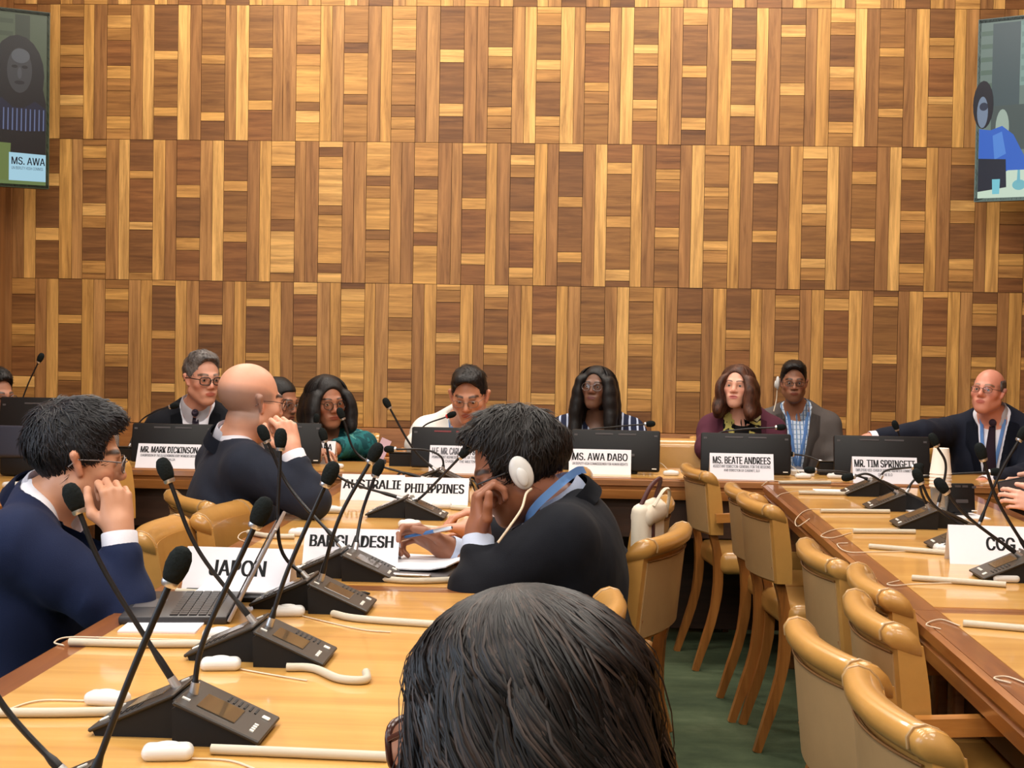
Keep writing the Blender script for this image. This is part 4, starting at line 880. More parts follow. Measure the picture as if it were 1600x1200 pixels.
def npmesh(name, P, F, mat, parent=None, col=None):
    me = bpy.data.meshes.new(name); me.vertices.add(len(P)); me.vertices.foreach_set('co', P.astype(np.float32).ravel())
    me.loops.add(len(F)*4); me.loops.foreach_set('vertex_index', F.astype(np.int32).ravel()); me.polygons.add(len(F))
    me.polygons.foreach_set('loop_start', np.arange(0, len(F)*4, 4, dtype=np.int32)); me.update(calc_edges=True)
    me.polygons.foreach_set('use_smooth', np.ones(len(F), bool)); me.materials.append(mat)
    if col is not None:
        a = me.color_attributes.new('Col', 'FLOAT_COLOR', 'POINT'); a.data.foreach_set('color', np.concatenate([col, np.ones((len(P), 1))], 1).astype(np.float32).ravel())
    o = bpy.data.objects.new(name, me); COL.objects.link(o)
    if parent is not None: o.parent = parent
    return o

def skin_mat():
    k = NT('skin'); a = k.n('ShaderNodeVertexColor', layer_name='Col'); g = k.n('ShaderNodeNewGeometry'); nz = k.noise(g.outputs['Position'], (1, 1, 1), 60, 4)
    k.l(k.mixc(k.math('MULTIPLY', nz, .3), a.outputs[0], k.mixc(1, a.outputs[0], (.78, .62, .58, 1), 'MULTIPLY')), k.b.inputs['Base Color']); k.set(Roughness=.48, Specular_IOR_Level=.45); return k.m
M['skin'] = skin_mat()
def lens_mat():
    k = NT('spectacle_lens'); tr = k.n('ShaderNodeBsdfTransparent'); gl = k.n('ShaderNodeBsdfGlossy', i_Roughness=.03); fr = k.n('ShaderNodeFresnel', i_IOR=1.45); mx = k.n('ShaderNodeMixShader')
    k.l(fr.outputs[0], mx.inputs[0]); k.l(tr.outputs[0], mx.inputs[1]); k.l(gl.outputs[0], mx.inputs[2]); k.l(mx.outputs[0], k.t.nodes['Material Output'].inputs['Surface']); return k.m
M['lens'] = lens_mat()
def hair_mat(name, col, col2, scale=(1, 1, .12), rough=.42):
    k = NT(name); g = k.n('ShaderNodeNewGeometry'); n1 = k.noise(g.outputs['Position'], scale, 190, 3, .6, .6); n2 = k.noise(g.outputs['Position'], scale, 34, 2)
    k.l(k.mixc(k.ramp(k.math('ADD', k.math('MULTIPLY', n1, .5), k.math('MULTIPLY', n2, .5)), [(.38, (0, 0, 0, 1)), (.62, (1, 1, 1, 1))]), col, col2), k.b.inputs['Base Color'])
    k.set(Roughness=rough+.06, Specular_IOR_Level=.3); k.bump(k.math('ADD', n1, k.math('MULTIPLY', n2, .8)), .4, .005); return k.m
M['hair_black'] = hair_mat('black_hair', rgb(10, 9, 10), rgb(28, 24, 24))
M['hair_dark'] = hair_mat('very_dark_hair', rgb(10, 10, 13), rgb(30, 29, 35), (.5, .5, .5))
M['hair_brown'] = hair_mat('brown_wavy_hair', rgb(42, 24, 18), rgb(96, 58, 40))
M['hair_grey'] = hair_mat('grey_hair', rgb(60, 56, 56), rgb(120, 116, 114), (.5, .5, .4))
k = NT('dark_brown_black_hair'); g = k.n('ShaderNodeNewGeometry'); nz = k.noise(g.outputs['Position'], (1, 1, .3), 22, 3); at_ = k.n('ShaderNodeVertexColor', layer_name='Col'); k.l(k.ramp(k.math('ADD', k.math('MULTIPLY', nz, .5), k.math('MULTIPLY', at_.outputs[0], .5)), [(.2, rgb(8, 7, 8)), (.5, rgb(25, 21, 21)), (.8, rgb(62, 49, 43))]), k.b.inputs['Base Color']); k.set(Roughness=.42, Specular_IOR_Level=.25); M['hair_front'] = k.m
def fabric(name, col, rough=.85, fine=420, fold=1, spec=.2):
    k = NT(name); g = k.n('ShaderNodeNewGeometry'); nz = k.noise(g.outputs['Position'], (1, 1, 1), fine, 2); n2 = k.noise(g.outputs['Position'], (1, 1, .5), 8, 2, .5, .3)
    k.l(k.mixc(k.math('MULTIPLY', nz, .5), col, tuple(v*.72 for v in col[:3])+(1,)), k.b.inputs['Base Color']); k.set(Roughness=rough, Specular_IOR_Level=spec, Sheen_Weight=.02)
    k.bump(k.math('ADD', k.math('MULTIPLY', nz, .03), n2), .6*fold, .026); return k.m
def stripes(name, base, line, axis, freq, width=.3, rough=.8, two=None):
    """woven stripes by the cloth's own object coordinates"""
    k = NT(name); tc = k.n('ShaderNodeTexCoord'); sp = k.n('ShaderNodeSeparateXYZ'); k.l(tc.outputs['Object'], sp.inputs[0]); nz = k.noise(tc.outputs['Object'], (1, 1, .5), 7, 2)
    v = k.math('ADD', sp.outputs[axis], k.math('MULTIPLY', nz, .03)); m = k.math('LESS_THAN', k.math('FRACT', k.math('MULTIPLY', v, freq)), width); c = k.mixc(m, base, line)
    if two:
        m2 = k.math('LESS_THAN', k.math('FRACT', k.math('MULTIPLY', sp.outputs[two[0]], two[1])), two[2]); c = k.mixc(k.math('MULTIPLY', m2, .7), c, two[3])
    k.l(c, k.b.inputs['Base Color']); k.set(Roughness=rough, Specular_IOR_Level=.2); return k.m
def patches(name, cols, scale, rough=.8, sc=(1, 1, 1)):
    k = NT(name); tc = k.n('ShaderNodeTexCoord'); nz = k.noise(tc.outputs['Object'], sc, scale, 3, .5, .8)
    r = k.n('ShaderNodeValToRGB'); r.color_ramp.interpolation = 'CONSTANT'; k.l(nz, r.inputs[0]); e = r.color_ramp.elements
    while len(e) < len(cols): e.new(.5)
    for q, (p, c) in zip(e, cols): q.position = p; q.color = c
    k.l(r.outputs[0], k.b.inputs['Base Color']); k.set(Roughness=rough, Specular_IOR_Level=.2); return k.m
M['suit_black'] = fabric('black_suit_cloth', rgb(15, 18, 26)); M['suit_navy'] = fabric('navy_suit_cloth', rgb(22, 32, 62)); M['suit_char'] = fabric('charcoal_blue_suit_cloth', rgb(32, 37, 50))
M['suit_dnavy'] = fabric('dark_navy_suit_cloth', rgb(20, 25, 40)); M['suit_grey'] = fabric('grey_blazer_cloth', rgb(92, 86, 84)); M['maroon'] = fabric('maroon_jacket_cloth', rgb(84, 40, 56))
M['shirt_white'] = fabric('white_shirt_cloth', rgb(228, 228, 238), .8, 420, .5); M['shirt_blue'] = fabric('pale_blue_shirt_cloth', rgb(198, 210, 234), .8, 420, .5); M['barong'] = fabric('sheer_white_shirt_cloth', rgb(236, 234, 228), .75, 420, .8)
M['striped'] = stripes('navy_white_striped_cloth', rgb(26, 32, 56), rgb(178, 190, 214), 0, 30, .26); M['plaid'] = stripes('blue_plaid_shirt_cloth', rgb(206, 220, 236), rgb(92, 134, 190), 0, 55, .3, .8, (2, 40, .25, rgb(120, 150, 180)))
M['teal'] = patches('teal_shawl_cloth', [(0, rgb(20, 70, 76)), (.42, rgb(32, 100, 104)), (.54, rgb(24, 84, 96)), (.60, rgb(86, 146, 136))], 16, .85, (1, 1, .5))
M['scarf'] = patches('yellow_black_scarf_cloth', [(0, rgb(22, 20, 20)), (.46, rgb(226, 216, 130)), (.60, rgb(30, 26, 24)), (.66, rgb(236, 230, 190))], 12)
M['tie_dark'] = patches('dark_patterned_tie', [(0, rgb(44, 38, 52)), (.48, rgb(70, 62, 78)), (.58, rgb(120, 112, 120))], 60); M['tie_plum'] = fabric('plum_tie', rgb(58, 44, 58))
M['trousers'] = fabric('dark_trouser_cloth', rgb(26, 27, 32)); M['shoe'] = plain('black_shoe_leather', rgb(18, 16, 16), .35)
M['lanyard'] = plain('blue_lanyard', rgb(112, 160, 220), .7); M['specs_dark'] = plain('dark_spectacle_frame', rgb(26, 22, 22), .3); M['specs_metal'] = plain('metal_spectacle_frame', rgb(120, 112, 110), .3, .7); M['specs_tort'] = plain('brown_spectacle_frame', rgb(58, 26, 20), .25)
M['black_top'] = fabric('black_knit', rgb(18, 18, 20))
def eye_mat():
    k = NT('eyeball'); a = k.n('ShaderNodeVertexColor', layer_name='Col'); k.l(a.outputs[0], k.b.inputs['Base Color']); k.set(Roughness=.15); return k.m
M['eye'] = eye_mat()

def head_frame(c, yaw, pitch=0, roll=0, s=1.0):
    y, p, r = R(yaw), R(pitch), R(roll); f = np.array([math.sin(y), -math.cos(y), 0.0]); u = np.array([-math.cos(y), -math.sin(y), 0.0]); z = np.array([0, 0, 1.0])
    f2 = f*math.cos(p)-z*math.sin(p); z2 = z*math.cos(p)+f*math.sin(p); u2 = u*math.cos(r)+z2*math.sin(r); z3 = z2*math.cos(r)-u*math.sin(r)
    return (np.asarray(c, float), np.stack([u2, f2, z3], 1), s)
def add_head(f, T, fem=False, fat=0.0, nose=1.0):
    w = .94 if fem else 1.0; a = 1+fat
    f.ell((0, -.016, .036), (.0755*w, .096, .084), T, 0); f.ell((0, .022, -.026), (.0625*w*a, .067, .086), T, .03)
    f.ell((0, .060, -.094), (.026*w*a, .024, .021), T, .028)
    for s in (-1, 1):
        f.cone((s*.052*w*a, .004, -.055), (s*.014*a, .062, -.097), .017*a, .015, .03, 'add', T); f.ell((s*.043*w*a, .056, -.022), (.021*a, .021, .018), T, .022)
        f.ell((s*.018, .074, -.060), (.020, .014, .018), T, .022)
    f.cone((-.034, .0815, .0215), (.034, .0815, .0215), .0105, .0105, .016, 'add', T)
    for s in (-1, 1): f.ell((s*.0315, .102, .0005), (.0195, .020, .0115), T, .012, 'sub')
    f.cone((0, .084, .014), (0, .103*(.4+.6*nose)+.0, -.027), .0075, .0118*nose, .014, 'add', T)
    for s in (-1, 1): f.ell((s*.0125, .093, -.0325), (.009*nose, .012, .0075), T, .008)
    for s in (-1, 1): f.ell((s*.007, .0985, -.0415), (.0035, .006, .003), T, .002, 'sub')
    f.ell((0, .0885, -.0585), (.0265, .009, .0050), T, .008); f.ell((0, .087, -.0680), (.0225, .0090, .0055), T, .008); f.ell((0, .096, -.0630), (.025, .006, .0013), T, .002, 'sub')
    for s in (-1, 1):                                                # lids around each eye, then the slit
        f.ell((s*.0315, .0735, .0025), (.0165, .0140, .0130), T, .006); f.ell((s*.0315, .094, .0005), (.0148, .011, .0050), T, .003, 'sub')
        f.cone((s*.0735*w*a, .006, -.026), (s*.082*w*a, -.012, .016), .0075, .0115, .006, 'add', T)
        f.ell((s*.090*w*a, .002, -.001), (.006, .009, .014), T, .004, 'sub')
def head_cols(P, T, skin, fem=False, lips=None, brow=(30, 24, 20), stubble=0.0, scalp=None, blush=.0):
    q = ((P-T[0])@T[1])/T[2]; n = len(P); c = np.tile(np.array(rgb(*skin)[:3]), (n, 1)); base = c.copy(); inhead = (np.abs(q[:, 0]) < .12) & (np.abs(q[:, 1]) < .14) & (q[:, 2] > -.13) & (q[:, 2] < .14)
    def blend(m, col, st=1): c[:] = c+(np.array(rgb(*col)[:3])-c)*(np.clip(m, 0, 1)*st*inhead)[:, None]
    def ev(cx, r): return 1.0-np.sqrt(sum(((q[:, i]-cx[i])/r[i])**2 for i in range(3)))
    red = (min(255, skin[0]*1.0), skin[1]*.80, skin[2]*.78)
    for s in (-1, 1): blend(ev((s*.045, .065, -.03), (.03, .04, .03))*2, red, .35+blush)
    blend(ev((0, .105, -.03), (.02, .03, .02))*2, red, .4)
    for s in (-1, 1): blend(ev((s*.08, -.005, 0), (.03, .04, .045))*2, red, .35)
    if stubble: blend((ev((0, .05, -.085), (.075, .06, .062))*3), (skin[0]*.55, skin[1]*.52, skin[2]*.52), stubble)
    l = lips or (skin[0]*.80, skin[1]*.56, skin[2]*.55); blend(ev((0, .094, -.0635), (.027, .02, .0125))*5, l, .9)
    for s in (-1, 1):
        x = np.abs(q[:, 0]); arch = .0255+.004*np.sin(np.clip((x-.012)/.04, 0, 1)*math.pi)-.004*np.clip((x-.04)/.02, 0, 1); t = (.003 if fem else .0042)
        blend(np.where((x > .012) & (x < .054) & (q[:, 1] > .045), 1.6-np.abs(q[:, 2]-arch)/t, 0), brow, .75)
        blend(ev((s*.031, .085, .002), (.022, .02, .011))*2.2, (skin[0]*.62, skin[1]*.5, skin[2]*.48), .45)  # shade of the eye socket painted into the skin colour
    if scalp:
        m = np.clip((.055-q[:, 1]-np.clip(q[:, 2]-.03, 0, 1)*1.6)/.02, 0, 1)*np.clip((scalp[3]-q[:, 2])/.03, 0, 1)*np.clip((q[:, 2]+.075)/.03, 0, 1); m *= np.where((np.abs(q[:, 0]) > .055) & (q[:, 1] > .0) & (q[:, 2] < .0), 0, 1); blend(m, scalp[:3], scalp[4])
    return c
def add_eyes(T, parent, iris=(52, 34, 24), gaze=(0, 0)):
    for s in (-1, 1):
        bm = bmesh.new(); bmesh.ops.create_uvsphere(bm, u_segments=24, v_segments=16, radius=.0122*T[2]); me = bpy.data.meshes.new('eye'); bm.to_mesh(me); bm.free(); me.materials.append(M['eye'])
        g = nrm((gaze[0], 1, gaze[1])); col = []
        for v in me.vertices:
            a = (v.co.x*g[0]+v.co.y*g[1]+v.co.z*g[2])/(.0122*T[2]); col += list(rgb(12, 10, 10)) if a > .95 else list(rgb(*iris)) if a > .85 else list(rgb(182, 172, 166))
        at = me.color_attributes.new('Col', 'FLOAT_COLOR', 'POINT'); at.data.foreach_set('color', col); me.polygons.foreach_set('use_smooth', [True]*len(me.polygons))
        o = bpy.data.objects.new('eye', me); COL.objects.link(o); o.parent = parent
        m = np.eye(4); m[:3, :3] = T[1]; m[:3, 3] = T[0]+T[1]@np.array((s*.031, .0755, .002))*T[2]; o.matrix_local = Matrix(m.tolist())
def loc_tube(mb, T, pts, rad, seg=8):
    mb.tube([Vector((T[0]+T[1]@np.array(p)*T[2]).tolist()) for p in pts], rad*T[2], seg)
def add_glasses(T, parent, mat, rx=.024, rz=.018, rad=.0016, sq=2.6, z0=-.001, wide=1.0):
    m = MB()
    for s in (-1, 1):
        pts = []
        for i in range(25):
            a = 2*math.pi*i/24; ca, sa = math.cos(a), math.sin(a); x = s*.0325*wide+rx*math.copysign(abs(ca)**(2/sq), ca); z = z0+rz*math.copysign(abs(sa)**(2/sq), sa); pts.append((x, .106-.35*max(0, abs(x)-.03), z))
        loc_tube(m, T, pts, rad, 6); loc_tube(m, T, [(s*(.0325*wide+rx), .103-.35*(.0325*wide+rx-.03), z0+rz*.4), (s*.080, .04, .008), (s*.085, -.005, .006), (s*.082, -.022, -.012)], rad, 6)
    loc_tube(m, T, [(-.0325*wide+rx, .107, z0+.005), (0, .112, z0+.008), (.0325*wide-rx, .107, z0+.005)], rad, 6)
    g = m.build('glasses', mat, parent, 60)
    for s in (-1, 1):
        b = MB(); c = [b.bm.verts.new(Vector((T[0]+T[1]@np.array((s*.0325*wide+rx*.96*math.copysign(abs(math.cos(a))**(2/sq), math.cos(a)), .1058-.35*max(0, abs(s*.0325*wide+rx*.96*math.cos(a))-.03), z0+rz*.96*math.copysign(abs(math.sin(a))**(2/sq), math.sin(a))))*T[2]).tolist())) for a in [2*math.pi*i/20 for i in range(20)]]; b.bm.faces.new(c)
        b.build('lens', M['lens'], g, 0)
def hand_prims(f, Wp, d, n, side, curl=(25, 30, 35, 40), thumb=.5, sc=1.0, spread=4, sk=.0):
    """Wp wrist, d towards the fingers, n the way the palm faces, side +1: thumb on the n x d side"""
    d = nrm(d); n = nrm(np.asarray(n)-d*np.dot(n, d)); t = np.cross(d, n)*side; Wp = np.asarray(Wp, float)
    kn = []
    f.ell(Wp+d*.045*sc, np.array((.036, .045, .0135))*sc, (np.zeros(3), np.eye(3), 1.0), .012) if False else None
    T = (Wp, np.stack([t, d, n], 1), sc)
    f.ell((0, .045, 0), (.036, .048, .0145), T, .014); f.ell((.018, .03, .006), (.018, .03, .014), T, .012)
    f.cone((0, -.035, 0), (0, .02, 0), .026, .026, .02, 'add', T)
    data = [(.026, .088, .043, .025, .019, .0088), (.008, .092, .047, .029, .020, .0090), (-.011, .088, .043, .027, .019, .0085), (-.028, .078, .034, .020, .017, .0075)]
    for i, (x, y, l1, l2, l3, r) in enumerate(data):
        p = np.array((x, y, 0.0)); f.cone((x*.55, .03, 0), p, .011, r*1.12, .008, 'add', T); a = R(curl[i])*.8; sp = R(spread)*(1.5-i); dr = np.array((math.sin(sp), 1.0, 0)); dr[1] = math.cos(sp)
        for l, g, r2 in ((l1, a, r), (l2, a+R(curl[i])*1.0, r*.93), (l3, a+R(curl[i])*1.7, r*.85)):
            q = p+np.array((dr[0]*math.cos(g), dr[1]*math.cos(g), math.sin(g)))*l; f.cone(p, q, r2, r2*.94, .003, 'add', T); p = q
    p = np.array((.022, .016, .006))
    for l, v, r in ((.042, (1-.55*thumb, .65, .35*thumb+.1), .0135), (.032, (.55-.65*thumb, .95, .35*thumb), .0108), (.025, (.35-.75*thumb, 1, .45*thumb), .0095)):
        q = p+nrm(v)*l; f.cone(p, q, r*1.05, r*.95, .006, 'add', T); p = q
    return T
def person(name_label, head, hip, neck, body_yaw, arms, skin=(206, 150, 122), fem=False, fat=0.0, hs=1.0, sw=.185, h=.007, hf=.0035, clothing='suit', jacket='suit_black', shirt='shirt_white', tie=None, lan=None,
           hair=None, hairmat='hair_black', glasses=None, eyes=True, stubble=0, scalp=None, brow=(34, 26, 22), lips=None, bulk=1.0, vdepth=.30, legs=True, seat=True, nose=1.0, gaze=(0, 0), cuff=True, hump=False, group='people in the meeting', extra=None, iris=(52, 34, 24)):
    """head (pos, yaw, pitch, roll); arms: list of dict(side +1 right/-1 left, E, W, hand=(d, n, curl, thumb) or None)"""
    hp = np.asarray(head[0], float); Hp = np.array(hip, float); Hp[2] = max(Hp[2], .545); N = np.asarray(neck, float); T = head_frame(hp, *head[1:], hs)
    wv = nrm(N-Hp); by = R(body_yaw); f0 = np.array([math.sin(by), -math.cos(by), 0]); fv = nrm(f0-wv*np.dot(f0, wv)); uv = np.cross(fv, wv); B = (N, np.stack([uv, fv, wv], 1), 1.0); L = float(np.linalg.norm(N-Hp))
    root = bpy.data.objects.new('person', None); root.location = (float(Hp[0]), float(Hp[1]), 0); COL.objects.link(root); tag(root, name_label, 'person', group); O = Vector((-float(Hp[0]), -float(Hp[1]), 0)); off = np.array(O)
    T = (T[0]+off, T[1], T[2]); B = (B[0]+off, B[1], 1.0); hp = hp+off; N = N+off; Hp = Hp+off
    A = []
    for a in arms:
        a = dict(a); a['E'] = np.asarray(a['E'], float)+off; a['W'] = np.asarray(a['W'], float)+off; a['S'] = B[0]+B[1]@np.array((a['side']*sw, -.01, -.078)) if 'S' not in a else np.asarray(a['S'], float)+off; A.append(a)
    pts = [hp, Hp, N]+[a[k_] for a in A for k_ in ('S', 'E', 'W')]+[a['W']+nrm(a['hand'][0])*.16 for a in A if a.get('hand')]
    lo = np.min(pts, 0)-.24; hi = np.max(pts, 0)+.24
    fine = [(hp-.155, hp+.155)]+[(np.minimum(a['W'], a['W']+nrm(a['hand'][0])*.15)-.075, np.maximum(a['W'], a['W']+nrm(a['hand'][0])*.15)+.075) for a in A if a.get('hand')]
    def torso(f, g, sleeve, neckline=True, low=True, trap=True):
        b = bulk
        if low: f.ell((0, 0, -L), (.17*b+g, .13*b+g, .12+g), B, 0)
        f.ell((0, .01, -L*.66), (.148*b+g, .112*b+g, .19+g), B, .06); f.ell((0, .0, -.21), (.165*b+g, .112*b+g, .18+g), B, .06)
        if fem: f.ell((-.07, .085, -.24), (.06+g, .055+g, .065+g), B, .04); f.ell((.07, .085, -.24), (.06+g, .055+g, .065+g), B, .04)
        f.cone((-sw*.78, -.012, -.10), (sw*.78, -.012, -.10), .058*b+g, .058*b+g, .05, 'add', B)
        if hump: f.ell((0, -.055, -.11), (.13*b+g, .085+g, .13+g), B, .06)
        if trap:
            for s in (-1, 1): f.cone((s*.03, -.025, .005), (s*sw*.9, -.012, -.068), .047+g, .045+g, .03, 'add', B)
        for a in A:
            f.cone(a['S'], a['E'], .052*b+g+sleeve, .041*b+g+sleeve, .035); e = a['W']; v = nrm(a['W']-a['E'])
            f.cone(a['E'], e if sleeve == 0 else e-v*(.058 if cuff else .0), .041*b+g+sleeve, .028+g+sleeve*.9, .015)
    # the body: one continuous skin surface with head, neck, trunk, arms and hands
    f = Field(lo, hi, h*1.35, fine, hf); torso(f, 0, 0)
    up_ = T[1][:, 2]; f.cone(hp+T[1]@np.array((0, -.022, -.06))*hs, N+fv*.0-wv*.02, .050*hs*(.9 if fem else 1.05)*(1+fat*.6), .058*(.88 if fem else 1), .035); add_head(f, T, fem, fat, nose)
    for a in A:
        if a.get('hand'): d_, n_, cu, th_ = a['hand'][:4]; hand_prims(f, a['W'], d_, n_, a['side']*(a['hand'][4] if len(a['hand']) > 4 else 1), cu, th_, (.92 if fem else 1.0)*hs)
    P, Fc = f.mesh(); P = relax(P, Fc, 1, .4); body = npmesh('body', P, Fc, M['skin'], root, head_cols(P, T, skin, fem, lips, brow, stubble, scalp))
    if eyes: add_eyes(T, root, iris, gaze)
    # clothing
    tight = Field(lo, hi, h*1.15); torso(tight, .007, 0)
    def drape(u, w, lift=.004, back=False):
        """the front of the clothed trunk at (u, w) of the chest frame"""
        fs = np.linspace(.30, -.12, 85) if not back else np.linspace(-.30, .12, 85); Q = B[0]+np.stack([np.full(85, u), fs, np.full(85, w)], 1)@B[1].T; d = cloth.sample(Q); k_ = np.nonzero(d < 0)[0]
        ff = fs[k_[0]] if len(k_) else 0.05
        if len(k_) and k_[0] > 0: i = k_[0]; ff = fs[i-1]+(fs[i]-fs[i-1])*d[i-1]/(d[i-1]-d[i]+1e-9)
        return B[0]+B[1]@np.array((u, ff+(lift if not back else -lift), w))
    def ribbon(name, path, mat, lift=.004, th=.0022, n=9):
        """path: list of (u, w, half width) along the chest, laid over the cloth below"""
        rows = []; pth = []
        for (a, b) in zip(path, path[1:]):
            for q in range(n): t = q/n; pth.append([a[i]+(b[i]-a[i])*t for i in range(3)])
        pth.append(path[-1])
        for i, (u, w, hw) in enumerate(pth):
            p0, p1 = pth[max(0, i-1)], pth[min(len(pth)-1, i+1)]; dx, dy = p1[0]-p0[0], p1[1]-p0[1]; l_ = math.hypot(dx, dy)+1e-9; nx, ny = -dy/l_, dx/l_
            rows.append([drape(u+nx*hw*e, w+ny*hw*e, lift+th*(0 if abs(e) == 1 else 1)) for e in (-1, -.9, -.45, 0, .45, .9, 1)])
        m = MB(); m.grid([[Vector(p.tolist()) for p in r] for r in rows]); r = bmesh.ops.solidify(m.bm, geom=list(m.bm.faces), thickness=.0015); return m.build(name, mat, root, 60)
    cloth = tight
    if clothing == 'suit':
        sf = Field(lo, hi, h*1.15); torso(sf, .006, .0, low=True)
        sf.wedge(lambda u, f_, w: -(w+.012-.25*np.maximum(-f_, -.06)), (-.3, -.3, -.1), (.3, .3, .2), B, 'sub', .004) if False else None
        sf.cone(N+wv*.02, N+wv*.16+ (hp-N)*.3, .055, .06, .004, 'sub')
        for a in A:
            v = nrm(a['W']-a['E']); sf.cone(a['E']+v*.06, a['W']+v*.1, .08, .08, .002, 'sub')
        P, Fc = sf.mesh(); npmesh('shirt', relax(P, Fc, 1), Fc, M[shirt], root)
        # collar
        ax = nrm((hp+T[1]@np.array((0, -.022, -.06))*hs)-N); tr = nrm(ax*.6+wv*.4); cf = nrm(fv-tr*np.dot(fv, tr)); cr = np.cross(cf, tr); rn = .066*(.88 if fem else 1)*(1+fat*.45)*hs; rows = []
        for i in range(41):
            t = -1+2*i/40; an = t*(math.pi-.10); cs, sn = -math.cos(an), math.sin(an); fr = max(0, cs); wing = max(0, (abs(t)-.72)/.28)
            topz = .050-.030*fr**1.5; botz = .004-.012*fr-.050*wing*(1 if abs(t) < .985 else .45); ri = rn*(1-.03*fr)
            def pt(r_, z_, push=0): return Vector((N+cr*(sn*r_*.98)+cf*(cs*r_*(1.0 if cs < 0 else .98)+push-.006)+tr*z_).tolist())
            rows.append([pt(ri+.001, -.02), pt(ri, topz-.004), pt(ri+.002, topz), pt(ri+.006, topz-.003), pt(ri+.011+.006*wing, (topz+botz)/2, .003*wing), pt(ri+.014+.012*wing, botz, .006*wing)])
        cm = MB(); cm.grid(rows); bmesh.ops.solidify(cm.bm, geom=list(cm.bm.faces), thickness=.0022); cm.build('collar', M[shirt], root, 60)
        jf = Field(lo, hi, h); torso(jf, .0145, .005)
        jf.cone(N-wv*.01, hp+T[1]@np.array((0, -.022, -.06))*hs, .073*(1+fat*.4), .09, .01, 'sub')
        vd = vdepth; jf.wedge(lambda u, f_, w: np.maximum(np.abs(u)-.006-.062*np.clip((w+vd)/vd, 0, 1.3), np.maximum(.01-f_, -w-vd)), (-.2, -.05, -vd-.05), (.2, .4, .15), B, 'sub', .006)
        jf.wedge(lambda u, f_, w: np.maximum(np.abs(u)-.003, np.maximum(.05-f_, w+vd-.01)), (-.05, .02, -L-.2), (.05, .4, 0), B, 'sub', .004)
        P, Fc = jf.mesh(); P = folds(relax(P, Fc, 4), A, B, L, 1.0, len(P)); jk = npmesh('jacket', P, Fc, M[jacket], root); cloth = jf
        rows = []
        for i in range(25):
            an = (-1+2*i/24)*2.05; cs, sn = -math.cos(an), math.sin(an); fr = max(0, cs+.1)
            def pj(r_, z_): return Vector((N+cr*(sn*r_)+cf*(cs*r_-.008)+tr*z_).tolist())
            rows.append([pj(rn+.020, .026-.05*fr), pj(rn+.023, .030-.05*fr), pj(rn+.029, .020-.05*fr), pj(rn+.040, -.014-.055*fr)])
        cm = MB(); cm.grid(rows); bmesh.ops.solidify(cm.bm, geom=list(cm.bm.faces), thickness=.004); cm.build('jacket_collar', M[jacket], jk, 60)
        for s in (-1, 1):                                            # lapels folded back along the opening
            rows = []
            for i in range(13):
                t = i/12; w = -.005-(vd-.02)*t; e = .010+.062*(1-t)**1.0*1.0; wd = .058*math.sin(math.pi*min(1, .25+.85*(1-t)))**.6*(1 if t < .98 else .2); wd = .05*(1-t*.75) if t > .25 else .045+.012*t/.25
                rows.append([Vector(drape(s*(e+wd*q), w-.014*q*(1-t), .0035+.004*math.sin(math.pi*q)).tolist()) for q in (0, .25, .5, .75, 1)])
            m = MB(); m.grid(rows); bmesh.ops.solidify(m.bm, geom=list(m.bm.faces), thickness=.003); m.build('lapel', M[jacket], jk, 60)
        cloth = sf
        if tie:
            MB().ell(tuple(N+cf*(rn+.012)+tr*.012), (.017, .0125, .019), Matrix(np.stack([cr, cf, tr], 1).tolist()), 18, 12).build('tie_knot', M[tie], root, 180)
            ribbon('tie', [(0, .012, .015), (0, -.026, .021), (0, -.032, .014), (0, -.16, .025), (0, -.34, .038)], M[tie], .012, .006)
        if lan:
            for s in (-1, 1): ribbon('lanyard', [(s*.052, .0, .008), (s*.038, -.10, .008), (s*.006, -.27, .008)], M['lanyard'], .011, .001)
            ribbon('badge', [(0, -.275, .03), (0, -.36, .03)], M['card'], .012, .001)
        for a in A:
            v = nrm(a['W']-a['E']); MB().lathe([(.030, -.085), (.0375, -.085), (.0385, -.04), (.0385, -.006), (.0372, -.003), (.0345, -.005), (.034, -.085)], 24, tuple(a['W']), Vector(v.tolist()).to_track_quat('Z', 'Y').to_matrix()).build('cuff', M[shirt], root, 60)
    else:                                                           # a single garment
        jf = Field(lo, hi, h); torso(jf, .012, .008); nk = extra.get('neck', .07) if extra else .07
        jf.cone(N+fv*(.02 if fem else .0)-wv*.012, hp+T[1]@np.array((0, -.022, -.06))*hs, nk, nk+.02, .008, 'sub')
        if extra and extra.get('v'): vd = extra['v']; jf.wedge(lambda u, f_, w: np.maximum(np.abs(u)-.004-.06*np.clip((w+vd)/vd, 0, 1.3), np.maximum(.01-f_, -w-vd)), (-.2, -.05, -vd-.05), (.2, .4, .15), B, 'sub', .006)
        if extra and extra.get('shawl'):
            jf.cone((-.17, .02, -.10), (.02, .09, -.20), .085, .075, .04, 'add', B); jf.cone((.17, .02, -.10), (.0, .09, -.26), .085, .075, .04, 'add', B)
        for a in A: v = nrm(a['W']-a['E']); jf.cone(a['W']-v*.01, a['W']+v*.1, .07, .075, .002, 'sub')
        P, Fc = jf.mesh(); npmesh('garment', folds(relax(P, Fc, 4), A, B, L, 1.0, len(P)), Fc, M[jacket], root); cloth = jf
        if lan:
            for s in (-1, 1): ribbon('lanyard', [(s*.058, .0, .009), (s*.045, -.10, .009), (s*.03, -.27, .009)], M['lanyard'], .006, .001)
    if extra and extra.get('scarf'):
        for s in (-1, 1): ribbon('scarf', [(s*.062, .03, .022), (s*.066, -.08, .032), (s*.070, -.20, .036), (s*.072, -.34, .04)], M['scarf'], .012, .008)
    if extra and extra.get('collar'):
        for s in (-1, 1): ribbon('collar', [(s*.05, .012, .018), (s*.035, -.03, .02), (s*.022, -.055, .006)], M[jacket], .008, .004)
